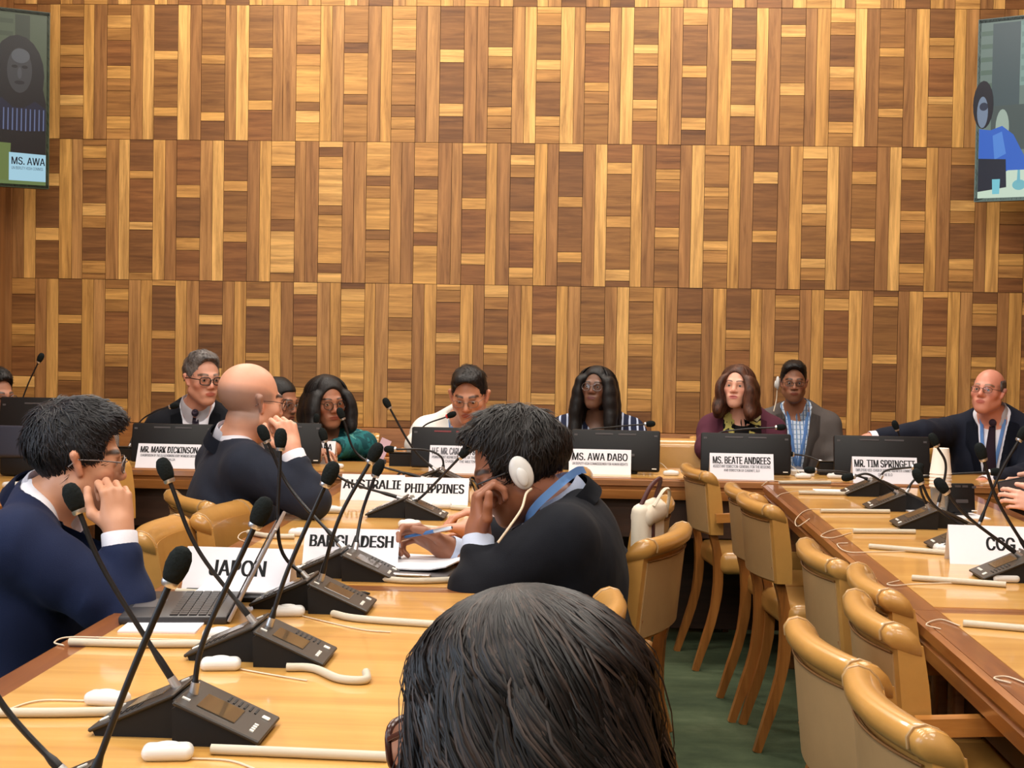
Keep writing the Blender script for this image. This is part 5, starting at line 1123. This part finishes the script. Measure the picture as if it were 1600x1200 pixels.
    if extra and extra.get('placket'): ribbon('placket', [(0, -.05, .014), (0, -.4, .014)], M[jacket], .006, .002)
    if legs:
        lf = Field(Hp-np.array((.55, .55, Hp[2]-.02)), Hp+np.array((.55, .55, .16)), .013); fl = f0; rl = np.array((-math.cos(by), -math.sin(by), 0)); lf.ell(Hp-np.array((0, 0, .02)), (.175*bulk, .15*bulk, .12), (np.zeros(3), np.eye(3), 1.0), 0) if False else lf.ell((0, 0, 0), (.18*bulk, .14*bulk, .11), (Hp, np.stack([rl, fl, np.array((0, 0, 1.0))], 1), 1.0), 0)
        for s in (-1, 1):
            kn_ = Hp+fl*.42+rl*s*.11; kn_[2] = .50; an = Hp+fl*.40+rl*s*.11; an[2] = .10; lf.cone(Hp+rl*s*.09, kn_, .085, .064, .04); lf.cone(kn_, an, .062, .05, .02)
            toe = an+fl*.16; MB().ell(tuple((an+fl*.06)-np.array((0, 0, .05))), (.045, .13, .045), Matrix.Rotation(by+math.pi, 3, 'Z')).build('shoe', M['shoe'], root, 180)
        P, Fc = lf.mesh(); npmesh('trousers', relax(P, Fc, 2), Fc, M['trousers'], root)
    if hair: hair(T, root, M[hairmat], B)
    if glasses: add_glasses(T, root, M[glasses[0]], *glasses[1:])
    return root, T, B, drape, ribbon

# ================================================================= HAIR
def wobble(P, c, amp, fr, seed=0, along=(1, 1, .25)):
    d = P-c; r = np.linalg.norm(d, axis=1)[:, None]+1e-9; q = d*np.array(along)*fr; a = 0
    rs = np.random.RandomState(seed)
    for _ in range(5):
        k = rs.normal(size=3); k /= np.linalg.norm(k); a = a+np.sin(q@k*rs.uniform(.7, 1.6)+rs.uniform(0, 6))
    return P+d/r*(a/3*amp)[:, None]
def finish(f, T, root, mat, amp=.002, fr=120, along=(1, 1, .25), it=1):
    P, F = f.mesh(); P = relax(P, F, it); return npmesh('hair', wobble(P, T[0], amp, fr, len(P), along), F, mat, root)
def scalp_locks(o, T, root, mat, n, length=.045, rad=(.0007, .0016), lift=.006, crown=(.02, -.04, .14), fwd=.5, seed=2):
    """short locks lying on the hair, combed away from the crown and forward; all one part"""
    me = o.data; V = np.empty(len(me.vertices)*3, np.float32); me.vertices.foreach_get('co', V); V = V.reshape(-1, 3); Nn = np.empty(len(V)*3, np.float32); me.vertices.foreach_get('normal', Nn); Nn = Nn.reshape(-1, 3)
    q = ((V-T[0])@T[1])/T[2]; ok = np.nonzero((q[:, 2] > -.07) & (np.einsum('ij,ij->i', Nn, V-T[0]) > .0))[0]; rs = np.random.RandomState(seed); LV, LF = [], []
    for i in rs.choice(ok, n):
        c = q[i]-np.array(crown); ql = T[1].T@Nn[i]; d = c+np.array((rs.normal()*.02, fwd*.08+rs.normal()*.02, rs.normal()*.02)); d = d-ql*(d@ql); d = d/(np.linalg.norm(d)+1e-9); L = length*rs.uniform(.6, 1.2)*(.45 if q[i][1] > .03 else 1); lf = lift*rs.uniform(0, 1); sd = np.cross(d, ql); r = rs.uniform(*rad); b0 = len(LV); bend = rs.normal()*.25
        for k_ in range(5):
            s_ = L*k_/4; p_ = q[i]+d*s_+sd*bend*s_*s_/L+ql*(.0012+lf*k_/4-s_*s_/.21); rr = r*(.5, 1, 1, .7, .15)[k_]; a = T[0]+T[1]@p_*T[2]; sw = T[1]@sd; uw = T[1]@ql
            LV += [tuple(a+sw*rr*1.6), tuple(a+uw*rr), tuple(a-sw*rr*1.6)]
            if k_: c_ = b0+k_*3; LF += [(c_-3, c_-2, c_+1, c_), (c_-2, c_-1, c_+2, c_+1)]
    lk = meshobj('hair_locks', LV, LF, mat, root); lk['kind'] = 'stuff'; return lk
def hair_short(top=.015, line=.066, quiff=0.0, h=.0036, amp=.0022, nape=-.075, side=0.0, burn=-.02, part=0, locks=450, ll=.03, lr=(.0007, .0015), lift=.005):
    def go(T, root, mat, B):
        f = Field(T[0]-.17, T[0]+.18, h)
        f.ell((0, -.018, .042), (.0815+side, .103+side, .087+top*.5), T, 0); f.ell((0, .012, .095), (.062+side, .076, .028+top), T, .03)
        if quiff: f.ell((.01, .062, .095), (.05, .032, .02+quiff), T, .03)
        f.box((0, .13, line-.12), (.2, .078, .12), T, .02, .012, 'sub'); f.box((0, .075, -.115+burn), (.2, .085, .115), T, .012, .008, 'sub'); f.box((0, -.1, nape-.1), (.2, .2, .1), T, .02, .01, 'sub')
        f.ell((0, .095, line-.02), (.06, .05, .05), T, .01, 'sub')
        o = finish(f, T, root, mat, amp, 130, (1, .5, .6)); scalp_locks(o, T, root, mat, locks, ll, lr, lift)
        return o
    return go
def hair_sides(th=.006, topz=.06, h=.0036):
    def go(T, root, mat, B):
        f = Field(T[0]-.16, T[0]+.16, h); f.ell((0, -.018, .034), (.0755+th, .0965+th, .0845+th*.4), T, 0)
        f.box((0, .06, topz+.1), (.2, .3, .1), (T[0], T[1]@np.array(Matrix.Rotation(R(-14), 3, 'X')), T[2]), .01, .01, 'sub'); f.box((0, .13, .0), (.2, .105, .2), T, .01, .008, 'sub'); f.box((0, .08, -.11), (.2, .085, .1), T, .01, .006, 'sub'); f.box((0, -.1, -.165), (.2, .2, .1), T, .02, .01, 'sub')
        return finish(f, T, root, mat, .0012, 160)
    return go
def hair_long(length=.30, width=.0, front=True, curl=0.0, part=.0, h=.0042, back=True, face=(.062, .095), fz=-.015, taper=1.0, st=None):
    def go(T, root, mat, B):
        f = Field(T[0]-np.array((.24, .24, length+.14)), T[0]+np.array((.24, .24, .2)), h)
        f.ell((0, -.02, .040), (.086+width*.4, .108, .092), T, 0); f.ell((0, -.035, -.03), (.088+width, .092, .11), T, .03)
        dn = np.array((0, 0, -1.0)); X, Y = T[1][:, 0], T[1][:, 1]
        for s in (-1, 1):
            rs = np.random.RandomState(5+s)
            for j in range(5 if front else 3):
                yy = -.06+.028*j; p = T[0]+T[1]@np.array((s*(.074+width*.5), yy, .03))*T[2]; a = p
                for q in range(6):
                    t = (q+1)/6; b = p+dn*length*t*(.82+.18*rs.rand())+X*s*(.022*math.sin(t*2.2)+width*.9*math.sin(t*math.pi)+curl*math.sin(t*9+j*1.3+s))*1.0+Y*(curl*math.cos(t*8+j)+(.03*t if front and j > 2 else -.02*t))
                    f.cone(a, b, (.030+width*.35)*(1-.25*taper*max(0, t-.17)), (.030+width*.35)*(1-.25*taper*t), .02); a = b
        if back:
            for j in range(5):
                p = T[0]+T[1]@np.array((-.06+.03*j, -.085, .0))*T[2]; f.cone(p, p+dn*length*.95-Y*.02, .034, .026, .03)
        f.ell((part*.3, .115, fz), (face[0], .10, face[1]), T, .012, 'sub'); f.ell((0, .06, -.15), (.05, .07, .09), T, .02, 'sub')
        o = finish(f, T, root, mat, .0012, 110, (1, 1, .12))
        if st: strands(T, root, mat, *st)
        return o
    return go
def strands(T, root, mat, n, seed, rx, ry, drop, wave, nclump, width, flare=.03, Lr=(.7, 1.0), amax=2.15, zc=.126, turns=1.0, z0=.034):
    """many thin locks that run from the crown over the head and down, in clumps; all one part"""
    rs = np.random.RandomState(seed); VS, CS = [], []; m = 15
    cl = [(rs.uniform(-amax, amax), rs.uniform(*Lr), rs.uniform(0, 6.28), rs.uniform(.25, 1), rs.uniform(5, 10)*turns, rs.uniform(-.004, .010), rs.normal()*.10) for _ in range(nclump)]
    tq = np.linspace(0, 1, m)
    for i in range(n):
        a0, L, ph, wv, fr, lift, sw_ = cl[rs.randint(nclump)]; a0 = a0+rs.normal()*.045; lift = lift+rs.uniform(-.003, .004)+(rs.uniform(.006, .02) if rs.rand() < .03 else 0); L = L*rs.uniform(.88, 1); ph = ph+rs.normal()*.3; t0 = max(0, rs.uniform(-.25, .16))
        t = t0+(L-t0)*tq; a = a0+sw_*t*t; th = np.minimum(t/.40, 1)*1.60; u = np.clip((t-.40)/.60, 0, 1); ex = np.where(t < .4, rx*np.sin(th), rx+flare*np.sin(np.minimum(1, u*1.2)*1.57)); ey = np.where(t < .4, ry*np.sin(th), ry+flare*.3*u)
        x, y, z = ex*np.sin(a), -.022-ey*np.cos(a), np.where(t < .4, z0+(zc-z0)*np.cos(th), z0-drop*u); r = 1+lift*8*(.25+t); w_ = wave*wv*(.05+t)**1.3; c1, s1 = np.cos(a), np.sin(a); q1, q2 = np.sin(fr*t+ph), np.cos(fr*t+ph)
        pts = np.stack([x*r+w_*q1*c1+w_*.6*q2*s1, (y+.022)*r-.022+w_*q1*s1-w_*.6*q2*c1, z+.003], 1); Wp = T[0]+(pts@T[1].T)*T[2]; rad = rs.uniform(*width)
        tg = np.gradient(Wp, axis=0); tg /= np.linalg.norm(tg, axis=1)[:, None]+1e-9; out = Wp-T[0]; out[:, 2] *= .3; sd = np.cross(tg, out); sd /= np.linalg.norm(sd, axis=1)[:, None]+1e-9; up2 = np.cross(sd, tg); rr = (rad*(.3+.7*np.sin(np.pi*np.minimum(1, .15+.85*tq)))+.0001)[:, None]
        VS.append(np.stack([Wp+sd*rr*1.8, Wp+up2*rr, Wp-sd*rr*1.8], 1).reshape(-1, 3)); CS.append(np.full((m*3, 1), rs.uniform(0, 1)**1.6))
    P = np.concatenate(VS); b = (np.arange(n)*m*3)[:, None]+(np.arange(1, m)*3)[None, :]; b = b.ravel(); F = np.concatenate([np.stack([b-3, b-2, b+1, b], 1), np.stack([b-2, b-1, b+2, b+1], 1)])
    lk = npmesh('hair_locks', P, F, mat, root, np.repeat(np.concatenate(CS), 3, 1)); lk['kind'] = 'stuff'; return lk
def hair_bun():
    def go(T, root, mat, B):
        f = Field(T[0]-.2, T[0]+.18, .004); f.ell((0, -.018, .040), (.080, .102, .088), T, 0); f.ell((0, -.115, .0), (.045, .04, .045), T, .02)
        f.box((0, .13, -.06), (.2, .078, .125), T, .02, .012, 'sub'); f.box((0, .085, -.135), (.2, .085, .115), T, .012, .008, 'sub'); f.box((0, -.1, -.165), (.2, .2, .1), T, .02, .01, 'sub')
        return finish(f, T, root, mat, .0012, 100)
    return go

# ================================================================= THE PEOPLE
def V3(p, x=0, y=0, z=0): return (p[0]+x, p[1]+y, p[2]+z)
def desk_arms(N, by, out=.10, reach=.30, z=.775, w=.17):
    b = R(by); f = np.array((math.sin(b), -math.cos(b), 0)); r = np.array((-math.cos(b), -math.sin(b), 0)); N = np.asarray(N); o = []
    for s in (1, -1):
        E_ = N+r*s*(w+out*.3)+f*.06; E_[2] = z+.02; W_ = N+r*s*(w-out*.9)+f*reach; W_[2] = z+.01; o.append(dict(side=s, E=E_, W=W_, hand=(f-r*s*.5, (0, 0, -1), (20, 22, 24, 26), .4)))
    return o
n_ = (-1.8895, 7.2400, 0.9466)
person('man in dark suit and glasses with grey hair seated behind leftmost card', ((-1.8447, 7.1800, 1.0928), 40, 4, 0), V3(n_, 0, .06, -.46), n_, 12, desk_arms(n_, 5), (214, 158, 134), hs=1.0, sw=.17, jacket='suit_black', tie='tie_dark', hair=hair_short(.008, .075, 0, side=-.001, nape=-.06), hairmat='hair_grey', glasses=('specs_dark', .025, .0175, .0024, 3.2), brow=(90, 76, 66), vdepth=.34)
n_ = (-1.6104, 7.8400, 0.8083)
person('half hidden woman with dark tied hair and glasses beyond the bald man', ((-1.5965, 7.7800, 0.9631), 62, 10, 0), V3(n_, 0, .05, -.44), n_, 30, desk_arms(n_, 0), (160, 108, 82), fem=True, jacket='teal', clothing='top', hair=hair_bun(), glasses=('specs_metal', .021, .018, .0014, 2.2))
n_ = (-1.2720, 7.2400, 0.8517)
person('woman in teal patterned shawl with long dark hair and round glasses', ((-1.2415, 7.1600, 0.9959), 30, 6, -4), V3(n_, 0, .05, -.42), n_, 14, desk_arms(n_, 8, .14, w=.15), (166, 112, 84), fem=True, fat=.06, jacket='teal', clothing='top', extra=dict(shawl=1, neck=.066), hair=hair_long(.16, .0, True, .002, face=(.068, .098), st=(900, 4, .097, .116, .21, .006, 80, (.001, .0022), .012, (.8, 1.0), 2.2)), hairmat='hair_black', glasses=('specs_dark', .022, .020, .0016, 2.1), hs=.98, sw=.155, gaze=(.1, -.05))
n_ = (-0.6090, 7.2600, 0.9306)
person('man in white shirt reading with head bowed at centre of head table', ((-0.5672, 7.0600, 1.0423), -4, 20, 0), V3(n_, 0, .08, -.42), n_, 0, desk_arms(n_, 0, .12, .28), (196, 140, 110), fat=.09, jacket='barong', clothing='top', extra=dict(collar=1, placket=1, v=.09, neck=.064), lan=True, hair=hair_short(.012, .07, .004, nape=-.05), hairmat='hair_black', glasses=('specs_metal', .024, .016, .0011, 2.8), sw=.178, bulk=1.06, gaze=(0, -.5), hs=1.0, nose=1.1, brow=(66, 52, 44))
n_ = (0.0285, 7.4600, 0.9387)
person('woman with long straight black hair in navy striped blouse', ((0.0165, 7.4000, 1.0773), -14, -5, 2), V3(n_, 0, .05, -.46), n_, -3, desk_arms(n_, 0, .16, w=.16), (112, 78, 60), fem=True, jacket='striped', clothing='top', extra=dict(v=.10, neck=.06), hair=hair_long(.34, .003, True, .0, face=(.066, .10), st=(1500, 5, .104, .118, .38, .003, 80, (.001, .0020), .022, (.85, 1.0), 2.2)), hairmat='hair_black', glasses=('specs_metal', .024, .021, .0014, 2.2), lips=(96, 50, 50), sw=.165, brow=(20, 14, 12), stubble=0, hs=.84)
n_ = (0.7258, 7.4600, 0.9584)
person('woman in maroon jacket with wavy brown hair and yellow black scarf', ((0.6927, 7.4000, 1.0958), -16, -4, 2), V3(n_, 0, .05, -.46), n_, -6, desk_arms(n_, 0, .12, w=.135), (226, 172, 148), fem=True, jacket='maroon', clothing='suit', shirt='black_top', extra=dict(scarf=1), hair=hair_long(.17, -.012, True, .006, part=.02, face=(.067, .10), fz=-.012, taper=.2, st=(1300, 3, .090, .112, .20, .030, 80, (.001, .0026), .018, (.75, 1.0), 2.25)), hairmat='hair_brown', lips=(178, 92, 92), sw=.148, brow=(70, 46, 36), vdepth=.40, hs=.84, bulk=.94)
n_ = (1.0897, 8.2200, 0.9510)
person('man in grey blazer and plaid shirt wearing an ear headset', ((1.0584, 8.1600, 1.0984), -4, 2, 0), V3(n_, 0, .05, -.46), n_, -4, desk_arms(n_, 0, z=.62), (150, 104, 80), jacket='suit_grey', shirt='plaid', lan=True, hair=hair_short(.014, .072, .004, nape=-.06), hairmat='hair_black', glasses=('specs_dark', .025, .013, .0016, 3.2), stubble=.35, vdepth=.42, hs=.84, sw=.165)

n_ = (1.8453, 7.1600, 0.9833); b9 = (1.2147, 7.0000, 0.8752)
person('bald man with glasses in navy suit resting one arm out sideways', ((1.8010, 7.1000, 1.1023), -34, -8, 3), V3(n_, .02, .06, -.44), n_, -20, [dict(side=1, E=(1.4957, 7.0500, 0.9066), W=(1.2518, 7.0000, 0.8788), hand=((-1, 0, -.05), (0, -.1, -1), (14, 16, 18, 20), .4)), dict(side=-1, E=(1.9723, 6.9800, 0.7367), W=(1.6980, 6.7500, 0.7097), hand=((-.9, -.35, .05), (-.2, -.3, -.9), (46, 48, 50, 52), .6))], (206, 140, 118), fat=.05, jacket='suit_dnavy', tie='tie_plum', lan=True, hair=hair_sides(.006, .062), hairmat='hair_grey', glasses=('specs_dark', .023, .0155, .0013, 2.6), brow=(120, 96, 80), scalp=(96, 66, 56, .06, .5), vdepth=.42, bulk=1.04, hs=.86, sw=.18, nose=1.1)
n_ = (-1.1633, 5.0200, 0.9558)
root_, Tb, Bb, _, _ = person('bald man in charcoal suit seen from behind with hand at his mouth', ((-1.1173, 4.9800, 1.0898), 128, 6, 0), V3((-1.1842, 5.0000, 0.9567), -.03, -.02, -.45), n_, 118, [dict(side=1, E=(-0.8813, 4.8000, 0.7900), W=(-0.9522, 4.8400, 0.9396), hand=((-.25, .05, .95), (-.55, .8, .1), (74, 78, 82, 84), .6)), dict(side=-1, E=(-1.0887, 5.2500, 0.7198), W=(-0.9158, 5.2200, 0.7049), hand=((.9, -.2, 0), (0, 0, -1), (20, 22, 24, 26), .4))], (214, 160, 134), fat=.03, jacket='suit_char', hair=None, scalp=(126, 104, 94, .055, .75), glasses=('specs_tort', .024, .017, .0013, 2.6), bulk=1.06, hs=1.04, h=.006, hf=.003, sw=.19)
n_ = (-1.2015, 3.3600, 0.9246)
person('man in navy suit in profile with fist at his mouth and glasses', ((-1.1340, 3.3300, 1.0314), 112, 6, 0), V3((-1.2810, 3.3400, 0.8936), -.03, -.02, -.40), n_, 100, [dict(side=1, E=(-0.9821, 3.2000, 0.7178), W=(-1.0099, 3.2400, 0.8868), hand=((-.12, .05, 1), (-.5, .86, .0), (74, 78, 82, 84), .6)), dict(side=-1, E=(-1.1826, 3.6200, 0.5951), W=(-1.0562, 3.4600, 0.6986), hand=((1, -.12, -.02), (0, 0, -1), (22, 24, 26, 28), .5))], (198, 146, 116), jacket='suit_navy', shirt='shirt_white', hair=hair_short(.012, .064, .010, .0032, .003, -.075, .003, -.012, locks=2600, ll=.042, lr=(.0006, .0014), lift=.008), hairmat='hair_dark', glasses=('specs_metal', .024, .018, .0016, 2.4), h=.006, hf=.003, sw=.195, hs=.97, bulk=1.14)
n_ = (-0.0851, 3.7600, 0.9025)
rootb, Tn, Bn, drape_, ribbon_ = person('man in black suit with headset leaning head on hand over papers', ((-0.1827, 3.7300, 0.9975), -84, 24, 0), V3((-0.0599, 3.7800, 0.8787), .0, .02, -.44), n_, -88, [dict(side=-1, S=(-0.0651, 3.6000, 0.8452), E=(-0.2563, 3.5600, 0.7215), W=(-0.2642, 3.6200, 0.8440), hand=((-.06, .10, 1), (1, .25, .05), (66, 70, 72, 74), .15)), dict(side=1, E=(-0.2182, 4.0000, 0.6998), W=(-0.3648, 3.9200, 0.7696), hand=((-.85, -.10, .45), (-.25, -.70, -.66), (46, 52, 58, 62), .6))], (150, 100, 76), fat=.10, jacket='suit_black', shirt='shirt_blue', hair=hair_short(.022, .076, .004, .0032, .003, -.085, .008, -.018, locks=2600, ll=.045, lr=(.0006, .0014), lift=.009), hairmat='hair_black', glasses=('specs_dark', .025, .019, .0022, 3.0), stubble=.45, bulk=1.24, hump=True, h=.006, hf=.003, hs=1.06, sw=.19, gaze=(0, -.5))
n_ = (-0.0935, 4.4600, 0.8250)
person('delegate hidden beyond the man with headset, only a forearm showing', ((-0.1577, 4.4200, 0.9576), -88, 14, 0), V3(n_, .12, .02, -.38), n_, -88, [dict(side=-1, E=(-0.1821, 4.3000, 0.7504), W=(-0.3278, 4.3600, 0.7684), hand=((-1, .05, .0), (0, -.2, -1), (16, 18, 20, 22), .4)), dict(side=1, E=(-0.1998, 4.7000, 0.7408), W=(-0.3002, 4.7200, 0.7758), hand=((-1, -.2, .0), (0, 0, -1), (26, 28, 30, 32), .4))], (196, 142, 116), jacket='suit_black', hair=hair_short(), hs=.95)
n_ = (1.7692, 5.4000, 0.9670)
person('person at right edge with pale hands holding a phone', ((1.7087, 5.3600, 1.1226), -86, 10, 0), V3(n_, .10, .02, -.42), n_, -86, [dict(side=-1, E=(1.6372, 5.2000, 0.7328), W=(1.5115, 5.2200, 0.7813), hand=((-1, .1, .25), (0, .8, -.2), (34, 38, 40, 44), .5)), dict(side=1, E=(1.7679, 5.6200, 0.7432), W=(1.5775, 5.5000, 0.8156), hand=((-1, -.1, .1), (0, -.8, -.3), (30, 34, 38, 40), .5))], (226, 176, 156), fem=True, jacket='suit_grey', clothing='top', extra=dict(neck=.066), hair=hair_long(.2, .01), hairmat='hair_brown')
t = thing('phone', 'dark phone held in pale hands at right edge', 'phone', (1.4724, 5.3600, 0.8270)); MB().box((0, 0, 0), (.14, .009, .07), Matrix.Rotation(R(-12), 3, 'Y'), .004, 2).build('casing', M['black'], t); MB().box((0, -.005, 0), (.13, .001, .06), Matrix.Rotation(R(-12), 3, 'Y')).build('display', M['slot'], t, 0)
n_ = (-2.9644, 7.3400, 0.8183)
person('person in black with glasses at far left edge of head table', ((-2.8843, 7.2800, 0.9847), 58, 4, 0), V3(n_, 0, .05, -.44), n_, 40, desk_arms(n_, 20), (170, 120, 96), jacket='suit_black', hair=hair_short(.02), glasses=('specs_metal', .024, .018, .0016, 2.4))

# ---- headset of the man in black and the man in grey blazer (worn: part of the person)
def ear_cup(T, parent, s, cordpts, big=1.0):
    m = MB(); Rm = Matrix(T[1].tolist()); c = lambda p: Vector((T[0]+T[1]@np.array(p)*T[2]).tolist())
    m.ell(c((s*.098, -.006, -.004)), (.013*big, .026*big, .040*big), Rm, 24, 14); hsx = m.build('ear_headset', M['greyplastic'], parent, 180)
    MB().ell(c((s*.111, -.004, -.012)), (.007, .013*big, .022*big), Rm, 18, 12).build('ear_pad', M['silver'] if False else M['greyplastic'], hsx, 180)
    MB().tube(spline(cordpts, 8), .0032, 8).build('cord', M['cord'], hsx, 60)
def wl(T, p): return Vector((T[0]+T[1]@np.array(p)*T[2]).tolist())
o11 = Vector(rootb.location)
ear_cup(Tn, rootb, -1, [wl(Tn, (-.108, -.012, -.045)), Vector((-0.1504, 3.5800, 0.9510))-o11, Vector((-0.1585, 3.5400, 0.9208))-o11, Vector((-0.1829, 3.5100, 0.8838))-o11, Vector((-0.2097, 3.5000, 0.8461))-o11], 1.05)
# lanyard round the neck of the man in black, running down his back collar
path = [Vector(q)-o11 for q in ((-0.0150, 3.8800, 0.9850), (-0.0333, 3.7600, 0.9918), (-0.0628, 3.6750, 0.9771), (-0.0955, 3.6520, 0.9494), (-0.1252, 3.6450, 0.9205), (-0.1467, 3.6600, 0.8907), (-0.1652, 3.7400, 0.8559))]; cv = spline(path, 6); ax_ = Vector(Bn[0].tolist()); rows = []
for i, c in enumerate(cv):
    tg = (cv[min(i+1, len(cv)-1)]-cv[max(i-1, 0)]).normalized(); out = (c-ax_); out.z = .02; out.normalize(); sd = tg.cross(out).normalized(); rows.append([c+sd*e for e in (-.0100, 0, .0100)])
m = MB(); m.grid(rows); bmesh.ops.solidify(m.bm, geom=list(m.bm.faces), thickness=.002); m.build('lanyard', M['lanyard'], rootb, 60)
for o in bpy.data.objects:
    if o.get('label', '').startswith('man in grey blazer'): r8 = o
o8 = Vector(r8.location); T8 = head_frame(np.array((1.0584, 8.1600, 1.0984))-np.array(o8), -4, 2, 0, .84)
ear_cup(T8, r8, 1, [wl(T8, (.1, -.01, -.05)), wl(T8, (.104, .0, -.11)), wl(T8, (.12, .03, -.18))], .9)
t = thing('pen', 'blue pen held over the papers by the man with headset', 'pen', (-0.4081, 3.8400, 0.8218)); d = Vector((-0.3680, 3.8600, 0.8234))-Vector((-0.4604, 3.9000, 0.7981)); d.normalize()
MB().tube([-d*.07, -d*.066, d*.02], [.001, .0035, .005], 10).build('barrel', M['bluepen'], t); MB().tube([d*.02, d*.062, d*.072], [.0052, .0055, .004], 10).build('grip', M['silver'], t)

# ---- the dark haired woman in front: scalp volume and many separate locks
hp = np.array((-0.0706, 1.4000, 0.9666)); n_ = V3(tuple(hp), .015, -.06, -.19)
rootw, Tw, Bw, _, _ = person('dark haired woman in front seen from behind with brown glasses', (tuple(hp), -128, 8, 0), V3(n_, .03, -.10, -.42), n_, -165, [dict(side=1, E=V3(n_, .27, -.02, -.28), W=V3(n_, .20, .22, -.12+.0), hand=((-.6, .8, 0), (0, 0, -1), (20, 22, 24, 26), .4)), dict(side=-1, E=V3(n_, -.25, .02, -.28), W=V3(n_, -.17, .25, -.10), hand=((.3, .9, 0), (0, 0, -1), (20, 22, 24, 26), .4))], (206, 156, 130), fem=True, jacket='black_top', clothing='top', extra=dict(neck=.064), glasses=('specs_tort', .030, .023, .0034, 3.0, -.018, 1.12), h=.007, hf=.0035, sw=.175)
f = Field(Tw[0]-np.array((.2, .2, .30)), Tw[0]+np.array((.2, .2, .16)), .004)
f.ell((0, -.022, .034), (.084, .104, .084), Tw, 0); f.ell((0, -.04, -.05), (.088, .086, .11), Tw, .04)
for j in range(11):
    a = -1.75+3.5*j/10; p = np.array((.072*math.sin(a), -.02-.072*math.cos(a), -.02)); q = np.array((.082*math.sin(a), -.03-.078*math.cos(a), -.24)); f.cone(p, q, .024, .024, .03, 'add', Tw)
f.ell((0, .13, -.05), (.068, .10, .12), Tw, .015, 'sub')
P, F_ = f.mesh(); P = relax(P, F_, 1); hb = npmesh('hair', wobble(P, Tw[0], .004, 60, 3, (1, 1, .1)), F_, M['hair_front'], rootw)
strands(Tw, rootw, M['hair_front'], 9500, 11, .088, .110, .30, .070, 210, (.0004, .0010), .012, (.8, 1.0), 2.2, .122, 1.6)
